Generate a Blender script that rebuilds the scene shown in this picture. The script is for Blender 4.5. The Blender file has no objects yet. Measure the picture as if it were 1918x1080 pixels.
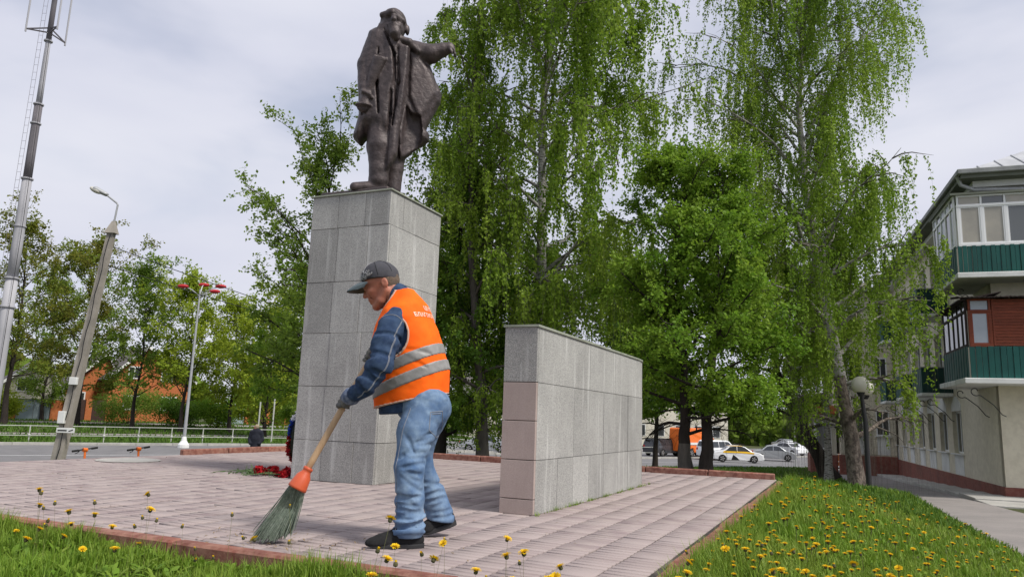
import bpy, math, random
import numpy as np
from mathutils import Matrix, Vector
from mathutils.bvhtree import BVHTree
R = math.radians
scene = bpy.context.scene
COL = scene.collection

# ------------------------------------------------------------------ camera
CAM_H = 0.8
PITCH = math.atan(0.1745); ROLL = R(2.0)
_f = Vector((0, math.cos(PITCH), math.sin(PITCH))); _r0 = Vector((1, 0, 0)); _u0 = _r0.cross(_f)
_r = _r0 * math.cos(ROLL) + _u0 * math.sin(ROLL); _u = _u0 * math.cos(ROLL) - _r0 * math.sin(ROLL)
cam_d = bpy.data.cameras.new('camera'); cam = bpy.data.objects.new('camera', cam_d); COL.objects.link(cam)
cam.matrix_world = Matrix(((_r.x, _u.x, -_f.x, 0), (_r.y, _u.y, -_f.y, 0), (_r.z, _u.z, -_f.z, CAM_H), (0, 0, 0, 1)))
cam_d.sensor_width = 36.0; cam_d.lens = 36.0 * 1380 / 1918
cam_d.clip_start = 0.05; cam_d.clip_end = 3000
scene.camera = cam

# ------------------------------------------------------------------ sky and sun
SUN_EL = R(52); SUN_AZ = R(125)          # azimuth clockwise from +Y: from the right and slightly behind the camera
world = bpy.data.worlds.new('World'); scene.world = world; world.use_nodes = True
wn = world.node_tree.nodes; wl = world.node_tree.links; wn.clear()
def wnode(t, **k):
    n = wn.new(t)
    for a, b in k.items(): setattr(n, a, b)
    return n
sky = wnode('ShaderNodeTexSky', sky_type='NISHITA', sun_disc=False, sun_elevation=SUN_EL, sun_rotation=SUN_AZ, air_density=1.0, dust_density=2.0, ozone_density=1.5)
tc = wnode('ShaderNodeTexCoord'); mp = wnode('ShaderNodeMapping'); mp.inputs['Scale'].default_value = (1.0, 1.0, 3.2)
wl.new(tc.outputs['Generated'], mp.inputs[0])
n1 = wnode('ShaderNodeTexNoise'); n1.inputs['Scale'].default_value = 1.7; n1.inputs['Detail'].default_value = 5; n1.inputs['Roughness'].default_value = .5; n1.inputs['Distortion'].default_value = .3
n2 = wnode('ShaderNodeTexNoise'); n2.inputs['Scale'].default_value = 2.6; n2.inputs['Detail'].default_value = 4
wl.new(mp.outputs[0], n1.inputs['Vector']); wl.new(mp.outputs[0], n2.inputs['Vector'])
cov = wnode('ShaderNodeMapRange'); cov.inputs['From Min'].default_value = .28; cov.inputs['From Max'].default_value = .58; cov.inputs['To Min'].default_value = .42; cov.inputs['To Max'].default_value = 1.0; cov.interpolation_type = 'SMOOTHSTEP'
wl.new(n1.outputs[0], cov.inputs[0])
cc = wnode('ShaderNodeValToRGB'); cc.color_ramp.elements[0].position = .3; cc.color_ramp.elements[1].position = .72
cc.color_ramp.elements[0].color = (.745, .765, .90, 1); cc.color_ramp.elements[1].color = (.865, .88, .975, 1)
wl.new(n2.outputs[0], cc.inputs[0])
csc = wnode('ShaderNodeVectorMath', operation='SCALE'); csc.inputs['Scale'].default_value = 7.0
wl.new(cc.outputs[0], csc.inputs[0])
wm = wnode('ShaderNodeMix', data_type='RGBA')
wl.new(cov.outputs[0], wm.inputs['Factor']); wl.new(sky.outputs[0], wm.inputs['A']); wl.new(csc.outputs[0], wm.inputs['B'])
bg = wnode('ShaderNodeBackground'); bg.inputs['Strength'].default_value = 0.091
wo = wnode('ShaderNodeOutputWorld'); wl.new(wm.outputs['Result'], bg.inputs[0]); wl.new(bg.outputs[0], wo.inputs[0])

sd = bpy.data.lights.new('sun', 'SUN'); sd.energy = 2.8; sd.angle = R(12); sd.color = (1, .95, .87)
sun = bpy.data.objects.new('sun', sd); COL.objects.link(sun)
sdir = Vector((math.sin(SUN_AZ) * math.cos(SUN_EL), math.cos(SUN_AZ) * math.cos(SUN_EL), math.sin(SUN_EL)))
sun.rotation_euler = (-sdir).to_track_quat('-Z', 'Y').to_euler(); sun.location = (20, -10, 40)
scene.view_settings.view_transform = 'Standard'; scene.view_settings.look = 'None'
scene.view_settings.exposure = 0.52; scene.view_settings.gamma = 1.0; scene.view_settings.use_curve_mapping = False
scene.render.engine = 'CYCLES'
scene.cycles.max_bounces = 6; scene.cycles.transparent_max_bounces = 6; scene.cycles.diffuse_bounces = 3; scene.cycles.glossy_bounces = 2

# ------------------------------------------------------------------ helpers
def rng(s): return np.random.default_rng(s)
BASE = {}
def tag(o, label=None, cat=None, group=None, kind=None):
    if label: o['label'] = label
    if cat: o['category'] = cat
    if group: o['group'] = group
    if kind: o['kind'] = kind
    return o
def thing(name, label, cat, base=(0, 0, 0), group=None):
    o = bpy.data.objects.new(name, None); COL.objects.link(o); o.location = base; o.empty_display_size = .2
    BASE[o] = np.array(base, float); return tag(o, label, cat, group)
def mesh(name, V, F, mats, smooth=False, attrs=None, midx=None):
    me = bpy.data.meshes.new(name); V = np.asarray(V, np.float32)
    if isinstance(F, np.ndarray):
        n = F.shape[1]; me.vertices.add(len(V)); me.vertices.foreach_set('co', V.ravel())
        me.loops.add(F.size); me.loops.foreach_set('vertex_index', F.astype(np.int32).ravel())
        me.polygons.add(len(F)); me.polygons.foreach_set('loop_start', np.arange(0, F.size, n, dtype=np.int32))
        me.update(calc_edges=True)
    else:
        me.from_pydata(V.tolist(), [], [tuple(int(i) for i in f) for f in F])
    for m in (mats if isinstance(mats, (list, tuple)) else [mats]): me.materials.append(m)
    if midx is not None: me.polygons.foreach_set('material_index', np.asarray(midx, np.int32))
    if smooth: me.polygons.foreach_set('use_smooth', np.ones(len(me.polygons), bool))
    for k, a in (attrs or {}).items():
        at = me.attributes.new(k, 'FLOAT', 'POINT'); at.data.foreach_set('value', np.asarray(a, np.float32))
    me.update(); return me
def obj(name, V, F, mats, parent=None, smooth=False, attrs=None, midx=None):
    V = np.asarray(V, float)
    b = BASE[parent] if parent is not None else np.zeros(3)
    o = bpy.data.objects.new(name, mesh(name, V - b, F, mats, smooth, attrs, midx)); COL.objects.link(o)
    if parent is not None: o.parent = parent
    BASE[o] = b; return o
def top(name, V, F, mats, label, cat, base=None, group=None, **k):
    V = np.asarray(V, float); b = np.array(base if base is not None else (V[:, 0].mean(), V[:, 1].mean(), V[:, 2].min()))
    o = obj(name, V - b, F, mats, **k); o.location = b; BASE[o] = b; return tag(o, label, cat, group)
def copy_tree(o, parent=None):
    c = o.copy(); COL.objects.link(c); c.parent = parent
    for ch in list(o.children): copy_tree(ch, c)
    return c

class Fr:
    """local frame: u right, v away, w up"""
    def __init__(s, o=(0, 0, 0), ang=0., tilt=None):
        s.o = np.array(o, float); s.u = np.array([math.cos(ang), -math.sin(ang), 0]); s.v = np.array([math.sin(ang), math.cos(ang), 0]); s.w = np.array([0, 0, 1.])
    def __call__(s, p):
        p = np.atleast_2d(np.asarray(p, float)); return s.o + p[:, :1] * s.u + p[:, 1:2] * s.v + p[:, 2:3] * s.w
WORLD = Fr()
class G:
    def __init__(s, fr=WORLD): s.V = []; s.F = []; s.n = 0; s.fr = fr; s.M = []; s.m = 0
    def add(s, V, F, raw=False):
        V = np.atleast_2d(np.asarray(V, float)); V = V if raw else s.fr(V)
        s.V.append(V); s.F += [tuple(i + s.n for i in f) for f in F]; s.n += len(V); s.M += [s.m] * len(F); return s
    def box(s, a, b):
        (x0, y0, z0), (x1, y1, z1) = a, b
        return s.add([(x0, y0, z0), (x1, y0, z0), (x1, y1, z0), (x0, y1, z0), (x0, y0, z1), (x1, y0, z1), (x1, y1, z1), (x0, y1, z1)],
                     [(0, 3, 2, 1), (4, 5, 6, 7), (0, 1, 5, 4), (1, 2, 6, 5), (2, 3, 7, 6), (3, 0, 4, 7)])
    def bbox(s, a, b, c=.01):
        """box with chamfered edges"""
        a = np.array(a, float); b = np.array(b, float); ctr = (a + b) / 2; h = (b - a) / 2; c = min(c, h.min() * .9)
        V = []; idx = {}
        for sx in (-1, 1):
            for sy in (-1, 1):
                for sz in (-1, 1):
                    for ax in range(3):
                        q = np.array([sx * h[0], sy * h[1], sz * h[2]]) - c * np.array([sx, sy, sz]) * (np.arange(3) != ax)
                        idx[(sx, sy, sz, ax)] = len(V); V.append(ctr + q)
        F = []
        for ax in range(3):
            o1, o2 = [(1, 2), (2, 0), (0, 1)][ax]
            for sg in (-1, 1):
                q = []
                for e1, e2 in ((-1, -1), (1, -1), (1, 1), (-1, 1)):
                    k = [0, 0, 0]; k[ax] = sg; k[o1] = e1; k[o2] = e2; q.append(idx[(*k, ax)])
                F.append(tuple(q if sg > 0 else q[::-1]))
            for e1 in (-1, 1):
                for e2 in (-1, 1):
                    k0 = [0, 0, 0]; k0[ax] = -1; k0[o1] = e1; k0[o2] = e2; k1 = list(k0); k1[ax] = 1
                    q = [idx[(*k0, o1)], idx[(*k1, o1)], idx[(*k1, o2)], idx[(*k0, o2)]]
                    F.append(tuple(q if e1 * e2 < 0 else q[::-1]))
        for sx in (-1, 1):
            for sy in (-1, 1):
                for sz in (-1, 1):
                    q = [idx[(sx, sy, sz, i)] for i in range(3)]
                    F.append(tuple(q if sx * sy * sz > 0 else q[::-1]))
        return s.add(V, F)
    def tube(s, pts, r, n=8, cap=True):
        P = np.asarray(pts, float); r = np.broadcast_to(np.asarray(r, float), (len(P),))
        T = np.gradient(P, axis=0); T /= np.linalg.norm(T, axis=1)[:, None] + 1e-9
        ref = np.array([0, 0, 1.]) if abs(T[0, 2]) < .9 else np.array([1., 0, 0])
        V = []
        a = np.arange(n) * 2 * math.pi / n
        for i in range(len(P)):
            e1 = ref - T[i] * (ref @ T[i]); e1 /= np.linalg.norm(e1) + 1e-9; ref = e1; e2 = np.cross(T[i], e1)
            V.append(P[i] + r[i] * (np.cos(a)[:, None] * e1 + np.sin(a)[:, None] * e2))
        F = [(i * n + j, i * n + (j + 1) % n, (i + 1) * n + (j + 1) % n, (i + 1) * n + j) for i in range(len(P) - 1) for j in range(n)]
        if cap: F += [tuple(range(n))[::-1], tuple(range((len(P) - 1) * n, len(P) * n))]
        return s.add(np.concatenate(V), F)
    def lathe(s, c, prof, n=20):
        V = []; a = np.arange(n) * 2 * math.pi / n
        for rr, z in prof: V.append(np.stack([c[0] + rr * np.cos(a), c[1] + rr * np.sin(a), np.full(n, c[2] + z)], 1))
        m = len(prof)
        F = [(i * n + j, i * n + (j + 1) % n, (i + 1) * n + (j + 1) % n, (i + 1) * n + j) for i in range(m - 1) for j in range(n)]
        F += [tuple(range(n))[::-1], tuple(range((m - 1) * n, m * n))]
        return s.add(np.concatenate(V), F)
    def prism(s, poly, axis, a, b):
        """extrude a 2D polygon along an axis (0:u,1:v,2:w); poly gives the other two coordinates in order"""
        o = [i for i in range(3) if i != axis]; n = len(poly); V = np.zeros((2 * n, 3))
        for k, t in enumerate((a, b)):
            V[k * n:(k + 1) * n, axis] = t; V[k * n:(k + 1) * n, o] = poly
        F = [(i, (i + 1) % n, n + (i + 1) % n, n + i) for i in range(n)] + [tuple(range(n))[::-1], tuple(range(n, 2 * n))]
        return s.add(V, F)
    def build(s, name, mats, parent=None, **k):
        return obj(name, np.concatenate(s.V), s.F, mats, parent, midx=(s.M if isinstance(mats, (list, tuple)) else None), **k)
    def build_top(s, name, mats, label, cat, **k):
        return top(name, np.concatenate(s.V), s.F, mats, label, cat, midx=(s.M if isinstance(mats, (list, tuple)) else None), **k)

# ------------------------------------------------------------------ materials
def mat(name, c1, c2=None, scale=8., rough=.85, bump=0., bscale=None, spec=.3, metal=0., detail=6, lo=.35, hi=.65, c3=None, scale3=60., f3=.5, tint=None, tint_amt=.5, trans=0., stretch=None, coat=0., bdist=.01, objrand=0.):
    m = bpy.data.materials.new(name); m.use_nodes = True; nt = m.node_tree; N = nt.nodes; Lk = nt.links
    P = N['Principled BSDF']; P.inputs['Roughness'].default_value = rough; P.inputs['Metallic'].default_value = metal; P.inputs['Specular IOR Level'].default_value = spec
    P.inputs['Coat Weight'].default_value = coat
    t = N.new('ShaderNodeTexCoord'); vec = t.outputs['Object']
    if stretch:
        mp = N.new('ShaderNodeMapping'); mp.inputs['Scale'].default_value = stretch; Lk.new(vec, mp.inputs[0]); vec = mp.outputs[0]
    col = None
    def rgb(c):
        n = N.new('ShaderNodeRGB'); n.outputs[0].default_value = (*c, 1); return n.outputs[0]
    col = rgb(c1)
    def mixc(a, b, f, bt='MIX'):
        n = N.new('ShaderNodeMix'); n.data_type = 'RGBA'; n.blend_type = bt
        Lk.new(a, n.inputs['A']); Lk.new(b, n.inputs['B'])
        if isinstance(f, float): n.inputs['Factor'].default_value = f
        else: Lk.new(f, n.inputs['Factor'])
        return n.outputs['Result']
    def noise(sc, lo_, hi_, det=detail, ro=.6):
        n = N.new('ShaderNodeTexNoise'); n.inputs['Scale'].default_value = sc; n.inputs['Detail'].default_value = det; n.inputs['Roughness'].default_value = ro; Lk.new(vec, n.inputs['Vector'])
        r = N.new('ShaderNodeMapRange'); r.inputs['From Min'].default_value = lo_; r.inputs['From Max'].default_value = hi_; Lk.new(n.outputs[0], r.inputs[0]); return r.outputs[0], n.outputs[0]
    if c2: col = mixc(col, rgb(c2), noise(scale, lo, hi)[0])
    if c3: 
        f = noise(scale3, .5 - .12, .5 + .12, 3)[0]
        k = N.new('ShaderNodeMath'); k.operation = 'MULTIPLY'; k.inputs[1].default_value = f3; Lk.new(f, k.inputs[0]); col = mixc(col, rgb(c3), k.outputs[0])
    if tint:
        a = N.new('ShaderNodeAttribute'); a.attribute_name = 'tint'; col = mixc(col, rgb(tint), a.outputs['Fac'])
    if objrand:
        oi = N.new('ShaderNodeObjectInfo'); hv = N.new('ShaderNodeHueSaturation'); mr = N.new('ShaderNodeMapRange'); mr.inputs['To Min'].default_value = 1 - objrand; mr.inputs['To Max'].default_value = 1 + objrand
        Lk.new(oi.outputs['Random'], mr.inputs[0]); Lk.new(mr.outputs[0], hv.inputs['Value']); Lk.new(col, hv.inputs['Color']); col = hv.outputs[0]
    Lk.new(col, P.inputs['Base Color'])
    if bump:
        b = N.new('ShaderNodeBump'); b.inputs['Strength'].default_value = bump; b.inputs['Distance'].default_value = bdist
        Lk.new(noise(bscale or scale * 4, 0, 1)[1], b.inputs['Height']); Lk.new(b.outputs[0], P.inputs['Normal'])
    if trans:
        out = N['Material Output']; T = N.new('ShaderNodeBsdfTranslucent'); Lk.new(col, T.inputs[0]); mx = N.new('ShaderNodeMixShader'); mx.inputs[0].default_value = trans
        Lk.new(P.outputs[0], mx.inputs[1]); Lk.new(T.outputs[0], mx.inputs[2]); Lk.new(mx.outputs[0], out.inputs[0])
    m['col'] = 1
    return m
def glass(name, col=(.03, .035, .04), rough=.05, spec=.6):
    return mat(name, col, rough=rough, spec=spec)

# ------------------------------------------------------------------ implicit surfaces
class Sdf:
    def __init__(s, lo, hi, h):
        s.lo = np.array(lo, float); s.h = h; s.n = np.ceil((np.array(hi) - s.lo) / h).astype(int) + 1
        s.ax = [(s.lo[i] + h * np.arange(s.n[i])).astype(np.float32) for i in range(3)]
        s.d = np.full(tuple(s.n), .5, np.float32)
    def grid(s, lo=None, hi=None):
        sl = []
        for i in range(3):
            a = 0 if lo is None else max(0, int((lo[i] - s.lo[i]) / s.h)); b = s.n[i] if hi is None else min(s.n[i], int((hi[i] - s.lo[i]) / s.h) + 2)
            sl.append(slice(a, max(a, b)))
        return tuple(sl), s.ax[0][sl[0]][:, None, None], s.ax[1][sl[1]][None, :, None], s.ax[2][sl[2]][None, None, :]
    def op(s, fn, lo=None, hi=None, k=0., mode='u'):
        sl, X, Y, Z = s.grid(lo, hi)
        if 0 in s.d[sl].shape: return s
        e = fn(X, Y, Z); d = s.d[sl]
        if mode == 's': d, e = -d, e
        if mode == 'i': d, e = -d, -e
        if k > 0:
            hh = np.maximum(k - np.abs(d - e), 0) / k; r = np.minimum(d, e) - hh * hh * k * .25
        else: r = np.minimum(d, e)
        if mode in 'si': r = -r
        s.d[sl] = r; return s
    def cap(s, a, b, ra, rb=None, k=.02, mode='u', sq=None):
        rb = ra if rb is None else rb; a = np.array(a, float); b = np.array(b, float); ba = b - a; L2 = max(ba @ ba, 1e-9); pad = max(ra, rb) + k + .05
        def fn(X, Y, Z):
            x, y, z = X - a[0], Y - a[1], Z - a[2]
            t = np.clip((x * ba[0] + y * ba[1] + z * ba[2]) / L2, 0, 1)
            x, y, z = x - ba[0] * t, y - ba[1] * t, z - ba[2] * t
            if sq is not None: x, y, z = x / sq[0], y / sq[1], z / sq[2]
            return np.sqrt(x * x + y * y + z * z) - (ra + (rb - ra) * t)
        m = np.array(sq if sq is not None else (1, 1, 1)); m = np.maximum(m, 1)
        return s.op(fn, np.minimum(a, b) - pad * m, np.maximum(a, b) + pad * m, k, mode)
    def chain(s, P, Rr, k=.02, **kw):
        for i in range(len(P) - 1): s.cap(P[i], P[i + 1], Rr[i], Rr[i + 1], k, **kw)
        return s
    def ell(s, c, r, k=.02, mode='u', M=None):
        c = np.array(c, float); r = np.array(r, float); M = np.eye(3) if M is None else np.asarray(M, float); pad = r.max() + k + .05
        def fn(X, Y, Z):
            x, y, z = X - c[0], Y - c[1], Z - c[2]
            q = [(x * M[i][0] + y * M[i][1] + z * M[i][2]) / r[i] for i in range(3)]
            l = np.sqrt(q[0] ** 2 + q[1] ** 2 + q[2] ** 2)
            return (l - 1) * r.min() * np.clip(.5 + .5 * l, .5, 2.)
        return s.op(fn, c - pad, c + pad, k, mode)
    def bx(s, c, r, M=None, k=0., mode='u', rnd=.005):
        c = np.array(c, float); r = np.array(r, float) - rnd; M = np.eye(3) if M is None else np.asarray(M, float); pad = np.linalg.norm(r) + k + .05
        def fn(X, Y, Z):
            x, y, z = X - c[0], Y - c[1], Z - c[2]
            q = [np.abs(x * M[i][0] + y * M[i][1] + z * M[i][2]) - r[i] for i in range(3)]
            return np.sqrt(sum(np.maximum(v, 0) ** 2 for v in q)) + np.minimum(np.maximum(np.maximum(q[0], q[1]), q[2]), 0) - rnd
        return s.op(fn, c - pad, c + pad, k, mode)
    def plane(s, p, n, k=0.):
        """keep the side the normal points away from"""
        n = np.array(n, float); n /= np.linalg.norm(n); p = np.array(p, float)
        return s.op(lambda X, Y, Z: (X - p[0]) * n[0] + (Y - p[1]) * n[1] + (Z - p[2]) * n[2] + 0 * (X + Y + Z), k=k, mode='i')
    def noise(s, amp, freq, seed=0, ridge=False, dirv=None):
        q = rng(seed); sl, X, Y, Z = s.grid(); band = np.abs(s.d) < amp * 4 + s.h * 3
        ii = np.nonzero(band); x = s.ax[0][ii[0]]; y = s.ax[1][ii[1]]; z = s.ax[2][ii[2]]; acc = np.zeros_like(x); tot = 0
        sc = np.array(dirv if dirv is not None else (1, 1, 1), float)
        for o in range(3):
            f = freq * 2 ** o; w = .55 ** o
            for _ in range(3):
                a = q.normal(size=3) * sc * f; b = q.normal(size=3) * sc * f * .6; p = q.uniform(0, 6.28, 2)
                vv = np.sin(a[0] * x + a[1] * y + a[2] * z + p[0] + 1.5 * np.sin(b[0] * x + b[1] * y + b[2] * z + p[1]))
                acc += w * (1 - 2 * np.abs(vv) if ridge else vv) / 3
            tot += w
        s.d[ii] += amp * acc / tot; return s
    def surf(s):
        d = s.d; h = s.h; ins = d < 0; n = d.shape
        c = np.zeros((n[0] - 1, n[1] - 1, n[2] - 1), np.int8)
        for i in (0, 1):
            for j in (0, 1):
                for k in (0, 1): c += ins[i:n[0] - 1 + i, j:n[1] - 1 + j, k:n[2] - 1 + k]
        act = np.nonzero((c > 0) & (c < 8)); m = len(act[0]); idx = np.full(c.shape, -1, np.int32); idx[act] = np.arange(m)
        acc = np.zeros((m, 3)); cnt = np.zeros(m)
        corners = [(i, j, k) for i in (0, 1) for j in (0, 1) for k in (0, 1)]
        for a in corners:
            for ax in range(3):
                if a[ax]: continue
                b = list(a); b[ax] = 1
                va = d[act[0] + a[0], act[1] + a[1], act[2] + a[2]]; vb = d[act[0] + b[0], act[1] + b[1], act[2] + b[2]]
                x = (va < 0) != (vb < 0); t = va / np.where(x, va - vb, 1)
                p = np.tile(np.array(a, float), (m, 1)); p[:, ax] += t; acc[x] += p[x]; cnt[x] += 1
        V = (np.stack(act, 1) + acc / cnt[:, None]) * h + s.lo
        Q = []
        for ax in range(3):
            o1, o2 = (ax + 1) % 3, (ax + 2) % 3
            sa = [slice(None)] * 3; sb = [slice(None)] * 3; sa[ax] = slice(0, -1); sb[ax] = slice(1, None)
            for o in (o1, o2): sa[o] = slice(1, -1); sb[o] = slice(1, -1)
            A = ins[tuple(sa)]; B = ins[tuple(sb)]; e = np.nonzero(A != B)
            if not len(e[0]): continue
            g = [e[0].copy(), e[1].copy(), e[2].copy()]
            for o in (o1, o2): g[o] = g[o] + 1
            def at(p, q):
                z = [g[0], g[1], g[2]]; z[o1] = z[o1] - p; z[o2] = z[o2] - q; return idx[z[0], z[1], z[2]]
            q = np.stack([at(1, 1), at(0, 1), at(0, 0), at(1, 0)], 1); fl = ~A[e]; q[fl] = q[fl][:, ::-1]; Q.append(q)
        F = np.concatenate(Q); return V, F[(F >= 0).all(1)]
    def copy(s):
        c = object.__new__(Sdf); c.__dict__ = dict(s.__dict__); c.d = s.d.copy(); return c
# ------------------------------------------------------------------ materials of the setting
def granite(name, base, dark, speck, streak, fs=.32, so=.75):
    m = mat(name, base, dark, scale=1.6, rough=.7, spec=.35, lo=.4, hi=.62, c3=speck, scale3=110., f3=so, bump=.12, bscale=120, objrand=.13)
    N = m.node_tree.nodes; Lk = m.node_tree.links; P = N['Principled BSDF']
    src = P.inputs['Base Color'].links[0].from_socket
    t = N.new('ShaderNodeTexCoord'); mp = N.new('ShaderNodeMapping'); mp.inputs['Scale'].default_value = (9, 9, .7); Lk.new(t.outputs['Object'], mp.inputs[0])
    n = N.new('ShaderNodeTexNoise'); n.inputs['Scale'].default_value = 1.6; n.inputs['Detail'].default_value = 5; Lk.new(mp.outputs[0], n.inputs['Vector'])
    r = N.new('ShaderNodeMapRange'); r.inputs['From Min'].default_value = .57; r.inputs['From Max'].default_value = .72; r.inputs['To Max'].default_value = fs; Lk.new(n.outputs[0], r.inputs[0])
    mx = N.new('ShaderNodeMix'); mx.data_type = 'RGBA'; mx.inputs['B'].default_value = (*streak, 1); Lk.new(r.outputs[0], mx.inputs['Factor']); Lk.new(src, mx.inputs['A'])
    n4 = N.new('ShaderNodeTexNoise'); n4.inputs['Scale'].default_value = 2.2; n4.inputs['Detail'].default_value = 4; Lk.new(mp.outputs[0], n4.inputs['Vector'])
    r4 = N.new('ShaderNodeMapRange'); r4.inputs['From Min'].default_value = .55; r4.inputs['From Max'].default_value = .7; r4.inputs['To Max'].default_value = .16; Lk.new(n4.outputs['Color'], r4.inputs[0])
    mx2 = N.new('ShaderNodeMix'); mx2.data_type = 'RGBA'; mx2.inputs['B'].default_value = (dark[0] * .55, dark[1] * .55, dark[2] * .55, 1); Lk.new(r4.outputs[0], mx2.inputs['Factor']); Lk.new(mx.outputs['Result'], mx2.inputs['A'])
    Lk.new(mx2.outputs['Result'], P.inputs['Base Color']); return m
M = {}
M['granite'] = granite('granite', (.47, .465, .44), (.38, .375, .355), (.15, .15, .15), (.72, .72, .70))
M['granite_pink'] = granite('granite_pink', (.40, .325, .295), (.34, .275, .25), (.22, .17, .16), (.5, .42, .4), .1, .3)
M['joint'] = mat('mortar', (.2, .19, .18), (.12, .12, .11), 5, .95)
M['coping'] = mat('coping', (.33, .35, .29), (.23, .25, .2), 6, .6, bump=.1)
M['paver'] = mat('paver', (.268, .213, .215), (.225, .176, .18), 1.1, .9, bump=.35, bscale=90, lo=.38, hi=.62, c3=(.40, .345, .315), scale3=3.2, f3=.6, tint=(.35, .295, .285), spec=.2)
M['bed'] = mat('paver_joint_sand', (.04, .034, .032), (.20, .17, .145), 1.2, .98, lo=.47, hi=.72)
M['kerb'] = mat('kerb_red', (.23, .085, .062), (.15, .06, .048), 3, .9, bump=.4, bscale=50, c3=(.36, .2, .15), scale3=14, f3=.6, objrand=.12)
M['kerb_grey'] = mat('kerb_grey', (.42, .41, .38), (.3, .3, .28), 2, .9, bump=.2)
M['soil'] = mat('lawn_soil', (.055, .075, .02), (.035, .05, .014), 3, 1.0, c3=(.1, .08, .045), scale3=9, f3=.5, bump=.5, bscale=14, bdist=.03)
M['asphalt'] = mat('asphalt', (.17, .165, .17), (.12, .12, .125), 1.2, .92, c3=(.22, .215, .21), scale3=60, f3=.4, bump=.15, bscale=90)
M['path'] = mat('path_asphalt', (.26, .235, .225), (.19, .175, .17), 1.1, .95, c3=(.32, .3, .28), scale3=50, f3=.4, bump=.15, bscale=60)
M['concrete'] = mat('concrete', (.46, .45, .42), (.33, .32, .3), 1.3, .93, c3=(.3, .29, .27), scale3=25, f3=.3, bump=.25, bscale=40)
M['paint_white'] = mat('road_paint', (.66, .66, .66), (.5, .5, .5), 4, .8)
M['render_beige'] = mat('render_beige', (.73, .68, .55), (.65, .60, .485), .8, .95, c3=(.42, .38, .3), scale3=5, f3=.3, bump=.15, bscale=70)
M['white_trim'] = mat('white_trim', (.74, .75, .74), (.62, .63, .62), 2, .75)
M['white_pvc'] = mat('white_pvc', (.8, .81, .82), rough=.4)
M['plinth'] = mat('plinth_red', (.235, .075, .055), (.16, .055, .045), 1.2, .85, c3=(.3, .16, .13), scale3=7, f3=.35, bump=.3, bscale=25)
M['green_metal'] = mat('green_sheet', (.012, .10, .085), (.01, .075, .068), 1.5, .55, objrand=.10)
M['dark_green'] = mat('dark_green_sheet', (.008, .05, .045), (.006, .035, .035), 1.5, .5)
M['glass'] = glass('window_glass', (.12, .13, .135), .06, .8)
M['glass_dark'] = glass('window_glass_dark', (.035, .04, .045), .08, .7)
M['curtain'] = mat('curtain', (.42, .39, .33), (.34, .32, .28), 2, .3, spec=.6)
M['frosted'] = mat('frosted_glass', (.40, .44, .50), (.34, .38, .44), 1.4, .25, spec=.6)
M['red_wood'] = mat('red_wood', (.25, .06, .028), (.15, .035, .018), 2, .6, stretch=(3, 3, 22), objrand=.15)
M['metal_grey'] = mat('galvanised', (.42, .43, .44), (.34, .35, .36), 3, .5, metal=.3)
M['roof_metal'] = mat('roof_metal', (.50, .51, .53), (.38, .39, .41), 1.5, .5, metal=.2)
M['gutter'] = mat('gutter', (.30, .31, .31), (.2, .21, .21), 3, .55)
M['black_iron'] = mat('black_iron', (.03, .03, .032), rough=.5)
M['dark'] = mat('dark_corrugated', (.045, .03, .028), (.03, .022, .02), 3, .7)
M['soffit'] = mat('soffit', (.17, .185, .15), (.13, .14, .115), 2, .8)

# ------------------------------------------------------------------ ground
PA = R(24.3); PF = Fr((0, 0, 0), PA)                 # the paved square's own directions
PU0, PU1, PV0, PV1 = -10.0, -0.93, 3.35, 12.15
BA = R(19.5); BO = np.array([14.876, 22.486, 0]); BF = Fr(BO, BA)
RF = Fr((0, 0, 0), R(-38))                           # the road: u along it, v across
def sstep(a, b, x): t = np.clip((x - a) / (b - a), 0, 1); return t * t * (3 - 2 * t)
def uv(fr, x, y):
    dx = x - fr.o[0]; dy = y - fr.o[1]; return dx * fr.u[0] + dy * fr.u[1], dx * fr.v[0] + dy * fr.v[1]
def floor_z(x, y):
    right = -.456 + .0041 * x - .0313 * y; right = np.maximum(right, -2.6)
    t = sstep(-16, 6, x); left = -1.55 + .5 * sstep(58, 80, y) - 0 * x
    rn = uv(RF, x, y)[1]; left = -1.55 + .42 * sstep(54, 84, rn)
    return left * (1 - t) + right * t
def gh(x, y):
    u, v = uv(PF, x, y); bu, bv = uv(BF, x, y)
    sl = .02 - .30 * np.maximum(0, u + .55)
    sl = np.minimum(sl, -.05 - .085 * np.maximum(0, v - 12.3))
    sl = np.minimum(sl, -.04 - 1.0 * np.maximum(0, -10.1 - u))
    sl = np.minimum(sl, -.065 - .05 * np.maximum(0, 3.2 - v))
    f = floor_z(x, y)
    k = .25; h = np.maximum(k - np.abs(sl - f), 0) / k; z = np.maximum(sl, f) + h * h * k * .25
    pb = sstep(-3.9, -3.3, bu) * (1 - sstep(40, 45, bv)); z = z * (1 - pb) + (f - .06) * pb
    rn = uv(RF, x, y)[1]; rb = sstep(29.5, 31, rn) * (1 - sstep(48.0, 49.0, rn)); z = z * (1 - rb) + np.minimum(z, f - .12) * rb
    inp = (u > PU0 + .12) & (u < PU1) & (v > PV0) & (v < PV1); z = np.where(inp, -.2, z)
    z = z + .012 * np.sin(3.1 * x + 1.3 * y) * np.sin(2.3 * y - .7 * x) * (1 - pb) * (1 - rb)
    return z
def axis(lo, hi, fine_lo, fine_hi, st):
    a = list(np.arange(fine_lo, fine_hi + 1e-6, st)); s = st; x = a[0]
    while x > lo: s *= 1.18; x -= s; a.insert(0, x)
    s = st; x = a[-1]
    while x < hi: s *= 1.18; x += s; a.append(x)
    return np.array(a)
gx = axis(-900, 900, -14, 16, .3); gy = axis(-40, 1500, -2, 34, .3)
XX, YY = np.meshgrid(gx, gy, indexing='ij'); ZZ = gh(XX, YY)
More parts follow.
